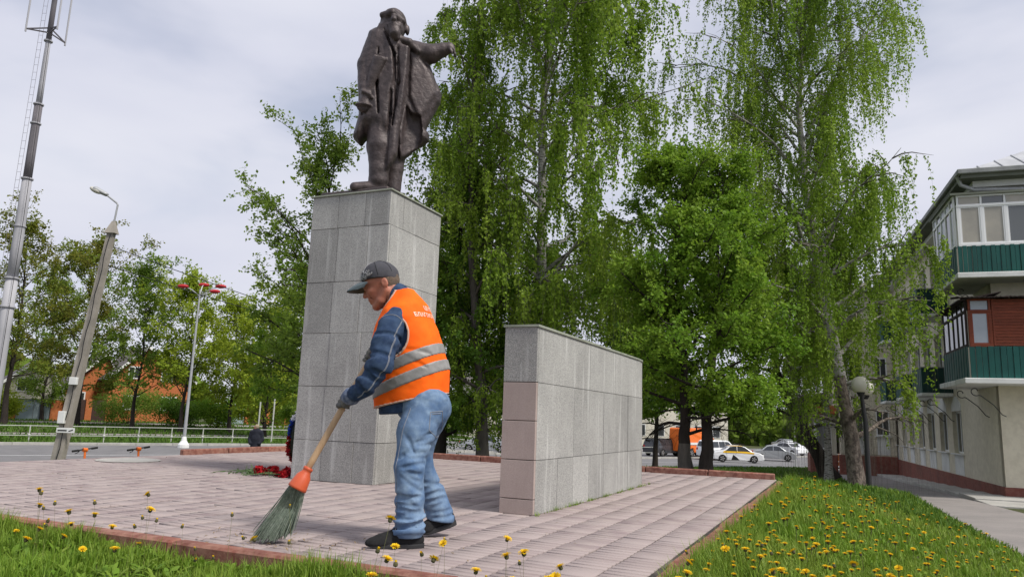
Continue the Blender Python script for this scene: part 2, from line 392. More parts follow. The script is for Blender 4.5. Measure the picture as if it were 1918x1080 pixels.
nx, ny = XX.shape; ii = np.arange(nx * ny).reshape(nx, ny)
o = obj('ground', np.stack([XX, YY, ZZ], -1).reshape(-1, 3), np.stack([ii[:-1, :-1], ii[1:, :-1], ii[1:, 1:], ii[:-1, 1:]], -1).reshape(-1, 4), M['soil'], smooth=True); tag(o, kind='structure')

def strip(name, fr, u0, u1, v0, v1, dz, m, n=40, nv=2, kind='structure', parent=None):
    us = np.linspace(u0, u1, n); vs = np.linspace(v0, v1, nv)
    A, B = np.meshgrid(us, vs, indexing='ij'); P = fr(np.stack([A.ravel(), B.ravel(), 0 * A.ravel()], 1))
    P[:, 2] = floor_z(P[:, 0], P[:, 1]) + dz; i2 = np.arange(n * nv).reshape(n, nv)
    o = obj(name, P, np.stack([i2[:-1, :-1], i2[1:, :-1], i2[1:, 1:], i2[:-1, 1:]], -1).reshape(-1, 4), m, parent)
    if kind and parent is None: tag(o, kind=kind)
    return o
road = strip('road', RF, -90, 260, 31, 47.6, 0, M['asphalt'], 120, 6)
strip('lane_line', RF, -90, 260, 38.6, 38.78, .006, M['paint_white'], 120, 2, parent=road)
def kerbline(name, fr, u0, u1, v0, v1, h, m, step, floor=True):
    r = None; o = bpy.data.objects.new(name, None); COL.objects.link(o); BASE[o] = np.zeros(3); tag(o, kind='structure')
    along_u = (u1 - u0) > (v1 - v0); L = (u1 - u0) if along_u else (v1 - v0); q = rng(int(abs(u0 * 10 + v0 * 7)))
    for i in range(int(L / step)):
        g = G(fr); e = q.normal(0, .004, 3); a = i * step + .006; b = (i + 1) * step - .006
        c0 = fr([[u0 + (a if along_u else 0), v0 + (0 if along_u else a), 0]])[0]
        z = float(floor_z(c0[0], c0[1])) if floor else 0.
        if along_u: g.bbox((u0 + a, v0 + e[0], z - .25), (u0 + b, v1 + e[0], z + h + e[1]), .014)
        else: g.bbox((u0 + e[0], v0 + a, z - .25), (u1 + e[0], v0 + b, z + h + e[1]), .014)
        g.build('kerb_stone', m, o)
    return o
kerbline('road_kerb', RF, -30, 90, 47.6, 47.8, .14, M['kerb_grey'], 2.0)
kerbline('plaza_kerb_front', PF, PU0, PU1 + .1, PV0 - .1, PV0, .035, M['kerb'], .92, False)
kerbline('plaza_kerb_right', PF, PU1, PU1 + .1, PV0 + .02, PV1 + .1, .025, M['kerb'], .92, False)
kerbline('plaza_kerb_back', PF, PU0, PU1, PV1, PV1 + .11, .09, M['kerb'], 1.0, False)
kerbline('plaza_kerb_left', PF, PU0 - .1, PU0, 9.2, PV1 + .1, .09, M['kerb'], 1.0, False)
strip('verge_path', RF, -60, 140, 60, 62.2, .05, M['path'], 80, 3)
strip('house_lane', RF, -40, 120, 78, 83, .05, M['path'], 80, 4)
strip('side_path', BF, -3.5, -1.15, -16, 34, 0, M['path'], 3, 60)
strip('parking', RF, 28, 140, 47.85, 66, .04, M['asphalt'], 60, 6)
g = G(BF)
apron = bpy.data.objects.new('building_apron', None); COL.objects.link(apron); BASE[apron] = np.zeros(3); tag(apron, kind='structure')
for i in range(13):
    v0 = -1.5 + i * 2.0; c = BF([[-.6, v0, 0]])[0]; z = float(floor_z(c[0], c[1]))
    gg = G(BF); gg.bbox((-1.15, v0 + .01, z - .3), (-.02 if i else 6, v0 + 1.99, z + .07 - .004 * (i % 3)), .01); gg.build('concrete_slab', M['concrete'], apron)
gg = G(BF); gg.bbox((-1.15, -3.2, -1.4), (9, -1.51, -1.03), .01); gg.build('concrete_slab', M['concrete'], apron)

# steps down from the paving to the street on its left side
st = thing('steps', 'concrete steps leading down from the paving to the street', 'steps', PF([[-10.3, 6, -1.5]])[0])
for i in range(7):
    g = G(PF); g.bbox((PU0 - .1 - .32 * (i + 1), PV0, -1.9), (PU0 - .105 - .32 * i + .002 * i, 9.18, -.17 * (i + 1)), .012); g.build('step', M['concrete'], st)

# ------------------------------------------------------------------ paving
plaza = bpy.data.objects.new('plaza_paving', None); COL.objects.link(plaza); BASE[plaza] = np.zeros(3); tag(plaza, kind='structure')
g = G(PF); g.box((PU0 - .1, PV0, -.3), (PU1, PV1, -.0075)); g.build('joint_bed', M['bed'], plaza)
CELL = .24
def paver_mesh(w, l, t, bev=.003, dep=.02):
    V = [(-w, -l, -dep), (w, -l, -dep), (w, l, -dep), (-w, l, -dep), (-w, -l, -bev), (w, -l, -bev), (w, l, -bev), (-w, l, -bev),
         (-w + bev, -l + bev, 0), (w - bev, -l + bev, 0), (w - bev, l - bev, 0), (-w + bev, l - bev, 0)]
    F = [(8, 9, 10, 11)]
    for a in (0, 4): F += [(a + i, a + (i + 1) % 4, a + 4 + (i + 1) % 4, a + 4 + i) for i in range(4)]
    return np.array(V, float), np.array(F)
q = rng(5); pieces = []
nu = int(round((PU1 - PU0 + .1) / CELL)); nv = int(round((PV1 - PV0) / CELL))
slabz = q.normal(0, .0022, (nu // 2 + 2, nv // 2 + 2)); slabt = q.uniform(0, 1, slabz.shape); stx = q.normal(0, .005, slabz.shape); sty = q.normal(0, .006, slabz.shape)
for i in range(nu):
    for j in range(nv):
        si, sj = i // 2, j // 2; cu = PU0 - .1 + (i + .5) * CELL; cv = PV0 + (j + .5) * CELL
        if j % 2 == 0: cv += .002
        else: cv -= .002
        if (i % 2, j % 2) == [(0, 0), (1, 0), (0, 1), (1, 1)][int(slabt[si, sj] * 97) % 4]: parts = [(cu, cv, CELL / 2 - .005, CELL / 2 - .011)]
        else: parts = [(cu, cv + (k - 1) * CELL / 3, CELL / 2 - .005, CELL / 6 - .009) for k in range(3)]
        for (pu, pv, w, l) in parts:
            ou, ov = pu - (PU0 - .1 + (si * 2 + 1) * CELL), pv - (PV0 + (sj * 2 + 1) * CELL)
            z = slabz[si, sj] + stx[si, sj] * ou + sty[si, sj] * ov + q.normal(0, .0008)
            pieces.append((pu, pv, min(max(z, -.003), .008), w, l, np.clip(.45 * slabt[si, sj] + q.uniform(-.1, .7), 0, 1)))
pieces = np.array(pieces); W3 = PF(pieces[:, :3]); 
inview = (np.abs(W3[:, 0]) < W3[:, 1] * .70) & (W3[:, 1] > 2.5) & (W3[:, 1] * .265 > .8 - 0 * W3[:, 0] - .2) & (W3[:, 1] > 3.3)
area = pieces[:, 3] * pieces[:, 4] / (W3[:, 1] ** 3)
order = np.argsort(np.where(inview, -area, 0)); near = order[:300]; far = order[300:]
vars_ = {}
for n in near:
    pu, pv, z, w, l, t = pieces[n]; key = (round(l, 3), int(t * 5))
    if key not in vars_:
        V, F = paver_mesh(w, l, t); vars_[key] = mesh('paver', V, F, M['paver'], attrs={'tint': np.full(len(V), (key[1] + .5) / 5)})
    o = bpy.data.objects.new('paver', vars_[key]); COL.objects.link(o); o.parent = plaza; p = W3[n]; o.location = p; o.rotation_euler = (q.normal(0, .004), q.normal(0, .004), -PA)
BV = []; BFc = []; BT = []; off = 0
base = {}
for n in far:
    pu, pv, z, w, l, t = pieces[n]; key = round(l, 3)
    if key not in base: base[key] = paver_mesh(w, l, t)
    V, F = base[key]; BV.append(V + (pu, pv, z)); BFc.append(F + off); BT.append(np.full(len(V), t)); off += len(V)
o = obj('pavers', PF(np.concatenate(BV)), np.concatenate(BFc), M['paver'], plaza, attrs={'tint': np.concatenate(BT)}); tag(o, kind='stuff')
# round concrete cover
lidc = np.array([-5.41, 10.86, 0]); lid = thing('manhole_cover', 'round pale concrete manhole cover lying in the paving', 'manhole cover', lidc)
g = G(); g.lathe(lidc, [(.42, .0), (.425, .008), (.415, .012)], 40); g.build('rim', M['concrete'], lid)
g = G(); g.lathe(lidc, [(.385, .0), (.385, .014), (.375, .017)], 40); g.build('plate', M['concrete'], lid)

# ------------------------------------------------------------------ pedestal
PDA = R(24.0); PD = Fr((-1.479, 8.477, 0), PDA); PW, PL, PH = 1.154, 1.215, 3.44
ped = thing('pedestal', 'tall grey granite pedestal carrying the bronze statue', 'pedestal', PD([[-PW / 2, PL / 2, 0]])[0])
g = G(PD); g.box((-PW + .03, .03, -.1), (-.03, PL - .03, PH - .02)); g.build('core', M['joint'], ped)
rows = [0., .457, 1.085, 1.713, 2.335, 3.004, 3.42]
q = rng(9)
for r_ in range(6):
    z0, z1 = rows[r_] + .0025, rows[r_ + 1] - .0025
    cf = [0, .40, .80, PW] if r_ % 2 else [0, .42, .86, PW]
    cr = [0, .30, .82, PL] if r_ in (1, 3, 5) else [0, .55, PL]
    for face in range(4):
        if face in (0, 2): cs = cf
        else: cs = cr
        for a, b in zip(cs[:-1], cs[1:]):
            e = q.normal(0, .0018); g = G(PD); a2 = a + .002; b2 = b - .002
            if face == 0: g.bbox((-PW + a2, 0 - e, z0), (-PW + b2, .032, z1), .003)
            if face == 2: g.bbox((-PW + a2, PL - .032, z0), (-PW + b2, PL - e, z1), .003)
            if face == 1: g.bbox((-.032, max(a2, .033), z0), (e, min(b2, PL - .033), z1), .003)
            if face == 3: g.bbox((-PW - e, max(a2, .033), z0), (-PW + .032, min(b2, PL - .033), z1), .003)
            g.build('granite_slab', M['granite'], ped)
g = G(PD); g.bbox((-PW - .018, -.018, PH - .021), (.018, PL + .018, PH), .004); g.build('coping', M['coping'], ped)

# ------------------------------------------------------------------ memorial wall
WF = Fr((.238, 6.349, 0), R(24.35)); WT, WLn, WH = .309, 4.0, 1.6
wall = thing('granite_wall', 'low freestanding granite wall with pinkish end beside the pedestal', 'wall', WF([[-.15, 2, 0]])[0])
def wall_outline(v): 
    """offset of the right-hand face: straight, then turning in at the far end"""
    t = np.clip((v - 3.3) / .72, 0, 1); return -.12 * t ** 3.0
g = G(WF); vs = [.03, 1, 2, 3, 3.4, 3.7, 3.9, 3.97]
poly = [(-.03 + wall_outline(v), v) for v in vs] + [(-WT + .03, 3.97), (-WT + .03, .03)]
g.prism(poly, 2, -.1, WH - .02); g.build('core', M['joint'], wall)
vj = [0.035, .555, .983, 1.463, 1.965, 2.421, 2.951, 3.382, 3.71, 4.0]; zr = [0, .448, 1.103, 1.582]
q = rng(12)
for r_ in range(3):
    for c in range(len(vj) - 1):
        if r_ == 2 and c in (0, 1, 3, 6): continue
        a = vj[c]; b = vj[c + 1]
        if r_ == 2 and c in (2, 4, 7): a = vj[c - 1] if c != 2 else vj[0]
        a += .002; b -= .002; e = q.normal(0, .0015)
        vv = np.linspace(a, b, 5); outer = [(wall_outline(v) + e, v) for v in vv]; inner = [(x - .031, v) for x, v in outer[::-1]]
        g = G(WF); g.prism(outer + inner, 2, zr[r_] + .0025, zr[r_ + 1] - .0025); g.build('granite_slab', M['granite'], wall)
        g = G(WF); g.bbox((-WT + e, a, zr[r_] + .0025), (-WT + .031, b, zr[r_ + 1] - .0025), .003); g.build('granite_slab', M['granite'], wall)
er = [0, .128, .448, .775, 1.103, 1.582]
for i in range(5):
    g = G(WF); g.bbox((-WT - .001, -.001 + q.normal(0, .001), er[i] + .003), (.001, .033, er[i + 1] - .003), .003); g.build('granite_slab' if i == 4 else 'pink_slab', M['granite'] if i == 4 else M['granite_pink'], wall)
g = G(WF); poly = [(.014 + wall_outline(v), v) for v in [-.014, 1, 2, 3, 3.4, 3.7, 3.9, 4.014]] + [(-WT - .014, 4.014), (-WT - .014, -.014)]
g.prism(poly, 2, WH - .02, WH); g.build('coping', M['coping'], wall)

# ------------------------------------------------------------------ apartment building on the right
bld = thing('apartment_building', 'three-storey beige building with green balconies and dark red plinth', 'building', BF([[0, 0, -1.15]])[0])
ZS1, ZS2, EAVE = 2.27, 5.43, 8.75
BL = 26.0
wins = [(4.95, 6.45), (7.35, 8.8), (9.75, 11.2), (12.15, 13.5), (14.8, 16.05), (17.05, 18.25), (19.6, 20.9), (22, 23.3)]
floors = [(.05, 1.6), (3.0, 4.75), (6.1, 7.9)]
# facade wall with real openings: piers, spandrels
def facade():
    g = G(BF); th = .35
    edges = [0.0] + [e for w in wins for e in w] + [BL]
    for i in range(0, len(edges), 2): g.box((0, edges[i], -.74), (th, edges[i + 1], EAVE))
    for a, b in wins:
        zz = [-.74] + [e for f in floors for e in f] + [EAVE]
        for k in range(0, len(zz), 2): g.box((0, a, zz[k]), (th, b, zz[k + 1]))
    g.build('facade_wall', M['render_beige'], bld)
facade()
g = G(BF); g.box((.0, -.001, -.74), (14, .0 + .3, EAVE)); g.box((.36, .3, -.74), (14, BL, EAVE - .1)); g.build('wall', M['render_beige'], bld)
g = G(BF); g.bbox((-.05, -.05, -1.9), (14, .3, -.74), .02); g.bbox((-.052, .25, -2.2), (.36, BL, -.742), .02); g.build('plinth', M['plinth'], bld)
for k, (a, b) in enumerate(wins):
    for f, (z0, z1) in enumerate(floors):
        w = G(BF); fr_w = .07
        w.box((.14, a, z0), (.2, a + fr_w, z1)); w.box((.14, b - fr_w, z0), (.2, b, z1)); w.box((.14, a + fr_w, z0), (.2, b - fr_w, z0 + fr_w)); w.box((.14, a + fr_w, z1 - fr_w), (.2, b - fr_w, z1))
        mid = a + (b - a) * .6; w.box((.145, mid - .03, z0 + fr_w), (.2, mid + .03, z1 - fr_w))
        wo = w.build('window', M['white_pvc'], bld)
        p = G(BF); p.box((.165, a + fr_w, z0 + fr_w), (.175, mid - .03, z1 - fr_w)); p.build('pane', M['glass'], wo)
        p = G(BF); p.box((.165, mid + .03, z0 + fr_w), (.175, b - fr_w, z1 - fr_w)); p.build('pane', M['glass_dark'], wo)
        s = G(BF); s.bbox((-.12, a - .08, z0 - .05), (.14, b + .08, z0 - .005), .008); s.build('sill', M['white_trim'], wo)
        if f == 0:
            s = G(BF); s.box((-.012, a + .05, -.72), (.0, b - .05, -.02)); s.build('white_panel', M['white_trim'], bld)
            n = 8; ar = [(a, z1)] + [(a + (b - a) * (i / n), z1 + .22 + .33 * math.sin(math.pi * i / n)) for i in range(n + 1)] + [(b, z1)]
            s = G(BF); s.prism([(v, z) for v, z in ar], 0, -.012, .0); s.build('arched_panel', M['white_trim'], bld)
# cornice, gutter, roof
g = G(BF); g.box((-.35, -.35, EAVE - .32), (14, .0, EAVE - .12)); g.box((-.35, .0, EAVE - .322), (-.0, BL, EAVE - .122)); g.build('cornice', M['white_trim'], bld)
g = G(BF); g.box((-.75, -.75, EAVE - .12), (14.3, BL + .5, EAVE + .02)); g.build('soffit', M['soffit'], bld)
g = G(BF); g.bbox((-.86, -.86, EAVE + .0), (14.4, -.74, EAVE + .16), .02); g.bbox((-.862, -.74, EAVE + .0), (-.742, BL + .5, EAVE + .16), .02); g.build('gutter', M['gutter'], bld)
g = G(BF); e = .8; rz = EAVE + .06
V = [(-e, -e, rz), (14.4, -e, rz), (14.4, BL + .5, rz), (-e, BL + .5, rz), (6.6, 6.6, rz + 4.1), (6.6, BL - 6, rz + 4.1)]
g.add(V, [(0, 1, 4), (1, 2, 5, 4), (2, 3, 5), (3, 0, 4, 5), (3, 2, 1, 0)]); roof = g.build('roof', M['roof_metal'], bld)
for i in range(24):      # standing seams on the two visible slopes
    t = i / 23; x = -e + t * 15; s_ = G(BF); tt = .98
    a_ = np.array([x, -e, rz + .02]); k = min((x + e) / 7.4, (14.4 - x) / 7.4, 1) * tt; k = max(k, .02)
    b_ = np.array([x, -e + 7.4 * k, rz + .02 + 4.1 * k]); s_.tube([a_, b_], .02, 5); s_.build('seam', M['roof_metal'], roof)
g = G(BF); g.tube([(-.8, -.5, EAVE + .02), (-.7, -.45, EAVE - .25), (-.35, -.42, EAVE - .42), (1.5, -.42, EAVE - .5), (6, -.42, EAVE - .55)], .065, 10); g.build('downpipe', M['metal_grey'], bld)
g = G(BF); g.tube([(-.09, 20.9, EAVE), (-.09, 20.9, -.8), (-.3, 20.7, -1.1)], .06, 8); g.build('downpipe', M['metal_grey'], bld)
def sheet_panels(parent, axis, fixed, a, b, z0, z1, m, step=.155):
    n = max(1, int(round((b - a) / step))); st_ = (b - a) / n
    for i in range(n):
        g = G(BF); p0, p1 = a + i * st_ + .006, a + (i + 1) * st_ - .006; d = .012 if i % 2 else .0
        if axis == 'u': g.bbox((p0, fixed - .02 - d, z0), (p1, fixed, z1), .004)
        else: g.bbox((fixed - .02 - d, p0, z0), (fixed, p1, z1), .004)
        g.build('cladding_strip', m, parent)
def scroll(parent, u, v, z, du, dv):
    """wrought scroll bracket under a balcony: from the wall up to the slab edge"""
    g = G(BF); P = []
    for i in range(14): 
        t = i / 13; a = t * 1.7 * math.pi; r_ = .05 + .10 * t; P.append((u + du * (.75 - r_ * math.cos(a) * 1), v + dv * (.75 - r_ * math.cos(a)), z - .22 + r_ * math.sin(a)))
    l = P[-1]; P += [(u + du * .62, v + dv * .62, z - .35), (u + du * .3, v + dv * .3, z - .62), (u + du * .1, v + dv * .1, z - .9), (u, v, z - .95)]
    g.tube(P, .014, 5); g.build('scroll_bracket', M['black_iron'], parent)
# corner balconies (wrap round the near corner)
OV = 1.05
def corner_balcony(zs, far, zr):
    b = None
    g = G(BF); g.bbox((-OV - .06, -OV - .06, zs - .02), (7, -.001, zs + .14), .015); g.bbox((-OV - .06, -.001, zs - .021), (-.001, far, zs + .139), .015)
    b = g.build('balcony_slab', M['white_trim'], bld)
    return b
b2 = corner_balcony(ZS2, 2.1, 0); b1 = corner_balcony(ZS1, 2.43, 0)
sheet_panels(b2, 'u', -OV, -OV, 6.4, ZS2 + .14, 6.40, M['green_metal'], .125); sheet_panels(b2, 'v', -OV - .03, -OV + .0, 2.05, ZS2 + .14, 6.40, M['green_metal'], .125)
sheet_panels(b1, 'u', -OV + .15, -OV + .15, 6.4, ZS1 + .14, 3.36, M['green_metal'], .16); sheet_panels(b1, 'v', -OV + .12, -OV + .15, 2.35, ZS1 + .14, 3.36, M['green_metal'], .16)
# upper glazing: white frames
def glazing(parent, axis, fixed, stations, z0, ztr, z1, m, gl, fw=.045, curt=()):
    """frame bars around panes; every pane its own piece"""
    w = G(BF); sgn = -1
    def bar(a0, a1, zz0, zz1, d=0.):
        if axis == 'u': w.bbox((a0, fixed - .03 - d, zz0), (a1, fixed + .03, zz1), .006)
        else: w.bbox((fixed - .03 - d, a0, zz0), (fixed + .03, a1, zz1), .006)
    a, b = stations[0], stations[-1]
    bar(a - fw, b + fw, z0 - .04, z0 + .05, .012); bar(a - fw, b + fw, z1 - .05, z1 + .02, .012); bar(a - fw, b + fw, ztr - .04, ztr + .04, .01)
    for s_ in stations: bar(s_ - fw, s_ + fw, z0 + .05, ztr - .04); bar(s_ - fw * .7, s_ + fw * .7, ztr + .04, z1 - .05)
    fo = w.build('window_frame', m, parent)
    for i in range(len(stations) - 1):
        p0, p1 = stations[i] + fw, stations[i + 1] - fw
        for k, (zz0, zz1) in enumerate(((z0 + .05, ztr - .04), (ztr + .04, z1 - .05))):
            p = G(BF)
            if axis == 'u': p.box((p0, fixed - .005, zz0), (p1, fixed + .004, zz1))
            else: p.box((fixed - .005, p0, zz0), (fixed + .004, p1, zz1))
            p.build('pane', gl[(i + k) % len(gl)] if isinstance(gl, list) else gl, fo)
            if k == 0 and axis == 'u':
                s_ = G(BF); 
                for (x0, x1, y0, y1) in ((p0, p0 + .035, zz0, zz1), (p1 - .035, p1, zz0, zz1), (p0 + .035, p1 - .035, zz0, zz0 + .035), (p0 + .035, p1 - .035, zz1 - .035, zz1)): s_.box((x0, fixed - .022, y0), (x1, fixed - .006, y1))
                s_.build('sash', m, fo)
glazing(b2, 'u', -OV + .02, [-OV + .08, -.345, .28, .95, 1.6, 2.3, 3.0, 3.7], 6.42, 7.66, 7.98, M['white_pvc'], [M['curtain'], M['curtain'], M['glass']])
glazing(b2, 'v', -OV + .0, [-OV + .12, -.45, .2, .85, 1.5, 2.0], 6.42, 7.66, 7.98, M['white_pvc'], [M['frosted'], M['glass'], M['frosted']])
g = G(BF); g.box((-OV - .12, -OV - .1, 7.985), (6.5, .0, 8.05)); g.box((-OV - .12, 0, 7.986), (0, 2.15, 8.049)); g.build('balcony_roof', M['soffit'], b2)
# lower enclosure: timber and old glass
gl_u = -OV + .17
glazing(b1, 'u', gl_u, [-OV + .22, -.3], 3.38, 4.42, 4.78, M['red_wood'], M['frosted'])
for i in range(16):
    g = G(BF); z0 = 3.37 + i * .088; g.bbox((-.25, gl_u - .012, z0 + .003), (6.3, gl_u + .01, z0 + .085), .004); g.build('timber_board', M['red_wood'], b1)
for x in (-.24, .75, 1.7): 
    g = G(BF); g.bbox((x, gl_u - .03, 3.37), (x + .05, gl_u - .0125, 4.78), .004); g.build('timber_batten', M['red_wood'], b1)
glazing(b1, 'v', -OV + .14, [-OV + .25, -.35, .25, .85, 1.5, 2.25], 3.38, 4.42, 4.78, M['dark'], [M['glass'], M['glass'], M['glass_dark']], .03)
g = G(BF); n = 150; us = np.linspace(-OV - .1, 6.6, n); zz = 4.86 + .02 * np.sin(us * 2 * math.pi / .09)
g.add([(u, -OV - .15, z - .05) for u, z in zip(us, zz)] + [(u, .0, z + .1) for u, z in zip(us, zz)] + [(u, .0, z + .08) for u, z in zip(us, zz)] + [(u, -OV - .15, z - .07) for u, z in zip(us, zz)],
      [(i, i + 1, n + i + 1, n + i) for i in range(n - 1)] + [(3 * n + i, 2 * n + i, 2 * n + i + 1, 3 * n + i + 1) for i in range(n - 1)] + [(3 * n + i, 3 * n + i + 1, i + 1, i) for i in range(n - 1)])
g.prism([(-OV - .1, 4.74), (0, 4.98), (0, 4.95), (-OV - .1, 4.71)], 1, -OV, 2.5); g.build('canopy', M['dark'], b1)
for (v_) in (-.6, 1.2): scroll(bld, 0, v_, ZS1, -1, 0)
scroll(bld, .9, 0, ZS1, 0, -1); scroll(bld, 1.0, 0, ZS2, 0, -1); scroll(bld, 0, .2, ZS2, -1, 0)
# smaller balconies along the facade
def small_balcony(v0, v1, zs, solid=True):
    g = G(BF); g.bbox((-OV - .03, v0, zs - .12), (-.001, v1, zs), .012); s = g.build('balcony_slab', M['white_trim'], bld)
    sheet_panels(s, 'v', -OV + .02, v0 + .03, v1 - .03, zs, zs + .95, M['green_metal'], .2)
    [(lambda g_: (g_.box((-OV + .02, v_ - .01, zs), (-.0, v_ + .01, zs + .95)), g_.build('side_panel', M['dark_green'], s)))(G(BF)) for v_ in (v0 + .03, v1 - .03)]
    g = G(BF); g.box((-OV - .02, v0, zs + .95), (-.0, v0 + .05, zs + .99)); g.box((-OV - .021, v0 + .05, zs + .95), (-OV + .03, v1, zs + .99)); g.build('handrail', M['gutter'], s)
    scroll(bld, 0, v0 + .2, zs - .1, -1, 0); scroll(bld, 0, v1 - .2, zs - .1, -1, 0)
for (a, b) in ((5.9, 7.9), (10.2, 12.2), (15.5, 17.5), (20.0, 22)):
    small_balcony(a, b, ZS1); small_balcony(a, b, ZS2 - .1)
# far wing, standing forward of the facade
wg = thing('building_wing', 'beige rusticated building wing facing us past the balconies', 'building', BF([[-4, 22.0, -1.3]])[0])
WV = 19.9
bands = np.arange(-.55, EAVE, .42)
g = G(BF); g.box((-2.9, WV + .02, -.62), (-.06, 30, EAVE - .2)); g.build('wall', M['render_beige'], wg)
wwin = [(-1.05, -.38), (-2.35, -1.68)]; wf = [(.5, 1.9), (3.3, 4.8), (6.3, 7.8)]
for i, z in enumerate(bands):
    for a, b in [(-2.9, -2.35), (-1.68, -1.05), (-.38, -.06)]:
        g = G(BF); g.bbox((a, WV - .02, z), (b, WV + .021, z + .40), .012); g.build('stone_course', M['render_beige'], wg)
for a, b in wwin:
    for z0, z1 in wf:
        g = G(BF)
        for (x0, x1, y0, y1) in ((a, a + .06, z0, z1), (b - .06, b, z0, z1), (a + .06, b - .06, z0, z0 + .06), (a + .06, b - .06, z1 - .06, z1), ((a + b) / 2 - .02, (a + b) / 2 + .02, z0 + .06, z1 - .06)): g.box((x0, WV - .01, y0), (x1, WV + .018, y1))
        wo = g.build('window', M['white_pvc'], wg); p = G(BF); p.box((a + .06, WV + .0, z0 + .06), (b - .06, WV + .012, z1 - .06)); p.build('pane', M['glass_dark'], wo)
        p = G(BF); p.bbox((a - .08, WV - .12, z0 - .08), (b + .08, WV + .01, z0 - .01), .006); p.build('sill', M['white_trim'], wo)
    g = G(BF); g.box((a + .02, WV - .012, -.55), (b - .02, WV + .015, .4)); g.build('white_panel', M['white_trim'], wg)
g = G(BF); g.bbox((-3.0, WV - .1, -2.2), (-.05, WV + .3, -.62), .02); g.build('plinth', M['plinth'], wg)
g = G(BF); g.box((-3.4, WV - .5, EAVE - .2), (-.0, 30, EAVE + .02)); g.build('eaves', M['soffit'], wg)
# ------------------------------------------------------------------ bronze statue
M['bronze'] = mat('bronze', (.066, .05, .05), (.04, .031, .032), 3.0, .5, spec=.45, metal=.25, c3=(.115, .09, .088), scale3=16, f3=.45, bump=.55, bscale=38, bdist=.012)
sb = PD([[-PW / 2, .45, PH]])[0]
stat = thing('statue', 'dark bronze statue of a coated man pointing ahead with outstretched arm', 'statue', sb)
def n3(v): v = np.array(v, float); return v / np.linalg.norm(v)
S = Sdf((-2.25, 8.45, 3.47), (-.75, 9.45, 6.1), .0115)
ZX = .352 / 1380 * 8.95
def zp(pts):
    """outline points measured on the statue: (across, down) -> metres across and up"""
    out = []
    for a_, b_ in pts:
        px = 560 + a_ * .352; py = b_ * .352
        d_ = _f * 1380 + _r * (px - 959) - _u * (py - 540); t_ = 8.95 / d_.y; out.append((d_.x * t_, .8 + d_.z * t_))
    return np.array(out)
def slab(pts, y0, y1, th, k=.05, tilt=(0, 0), mode='u'):
    Q = np.array(pts); n_ = len(Q); lo = Q.min(0); hi = Q.max(0)
    def fn(X, Y, Z):
        x = X[:, :, 0]; z = Z[0]; d = np.full((x.shape[0], z.shape[1]), 1e9); sg = np.ones_like(d)
        for i in range(n_):
            a_ = Q[i]; b_ = Q[i - 1]; ex, ez = b_ - a_; wx = x - a_[0]; wz = z - a_[1]
            t_ = np.clip((wx * ex + wz * ez) / (ex * ex + ez * ez), 0, 1); d = np.minimum(d, (wx - ex * t_) ** 2 + (wz - ez * t_) ** 2)
            c1 = z >= a_[1]; c2 = z < b_[1]; c3 = ex * wz > ez * wx; f_ = (c1 & c2 & c3) | (~c1 & ~c2 & ~c3); sg = np.where(f_, -sg, sg)
        d2 = (sg * np.sqrt(d)).astype(np.float32)[:, None, :]
        yc = y0 + (y1 - y0) * (X - lo[0]) / (hi[0] - lo[0]) + tilt[1] * (Z - lo[1])
        e = np.abs(Y - yc) - th; kk = th * .9; hh = np.maximum(kk - np.abs(d2 - e), 0) / kk
        return (np.maximum(d2, e) + hh * hh * kk * .25).astype(np.float32)
    S.op(fn, (lo[0] - .1, 8.4, lo[1] - .1), (hi[0] + .1, 9.5, hi[1] + .1), k, mode)
slab(zp([(560, 235), (640, 258), (690, 325), (748, 470), (742, 512), (690, 612), (664, 672), (684, 690), (682, 726), (600, 785), (535, 842), (505, 720), (520, 300)]), 9.0, 9.14, .13, .04)
slab(zp([(440, 158), (378, 186), (345, 290), (318, 450), (322, 620), (292, 735), (325, 768), (372, 705), (440, 722), (478, 748), (530, 700), (545, 420), (560, 240)]), 8.98, 8.92, .24, .05)
slab(zp([(437, 165), (470, 165), (520, 240), (525, 430), (490, 560), (440, 720), (432, 500), (430, 300)]), 8.80, 8.72, .05, .02)
slab(zp([(530, 260), (598, 290), (592, 420), (575, 560), (545, 700), (530, 850), (480, 925), (485, 790), (500, 600), (525, 430)]), 8.80, 8.78, .075, .02)
slab(zp([(600, 300), (640, 300), (715, 420), (725, 490), (660, 600), (640, 640), (592, 520)]), 8.93, 9.02, .05, .03)
slab(zp([(572, 560), (600, 600), (648, 615), (655, 690), (642, 780), (540, 860), (548, 700)]), 8.88, 8.99, .11, .012, mode='s')
for a_, b_, c_ in (((470, 200), (520, 330), (530, 600)), ((600, 300), (590, 450), (560, 640)), ((640, 310), (690, 430), (665, 590)), ((540, 300), (540, 480), (510, 700)), ((440, 300), (430, 480), (440, 640)), ((620, 380), (640, 500), (615, 620)), ((355, 320), (380, 470), (350, 640)), ((505, 520), (500, 640), (480, 800))):
    Q_ = zp([a_, b_, c_]); S.chain([(Q_[0][0], 8.72, Q_[0][1]), (Q_[1][0], 8.70, Q_[1][1]), (Q_[2][0], 8.72, Q_[2][1])], [.012, .022, .016], .02, mode='s', sq=(1, 5, 1))
S.noise(.009, 6.5, 4, True, (1.5, 1.2, .25))
# legs and shoes
S.chain([(-1.74, 8.92, 4.42), (-1.735, 8.87, 4.1), (-1.72, 8.86, 3.80), (-1.72, 8.87, 3.66)], [.175, .158, .118, .125], .03)
S.chain([(-1.57, 9.1, 4.3), (-1.58, 9.12, 3.9), (-1.58, 9.12, 3.62)], [.15, .12, .105], .03)
S.cap((-1.70, 8.87, 3.57), (-1.99, 8.78, 3.535), .085, .06, .02); S.cap((-1.58, 9.12, 3.57), (-1.80, 9.06, 3.53), .085, .06, .02)
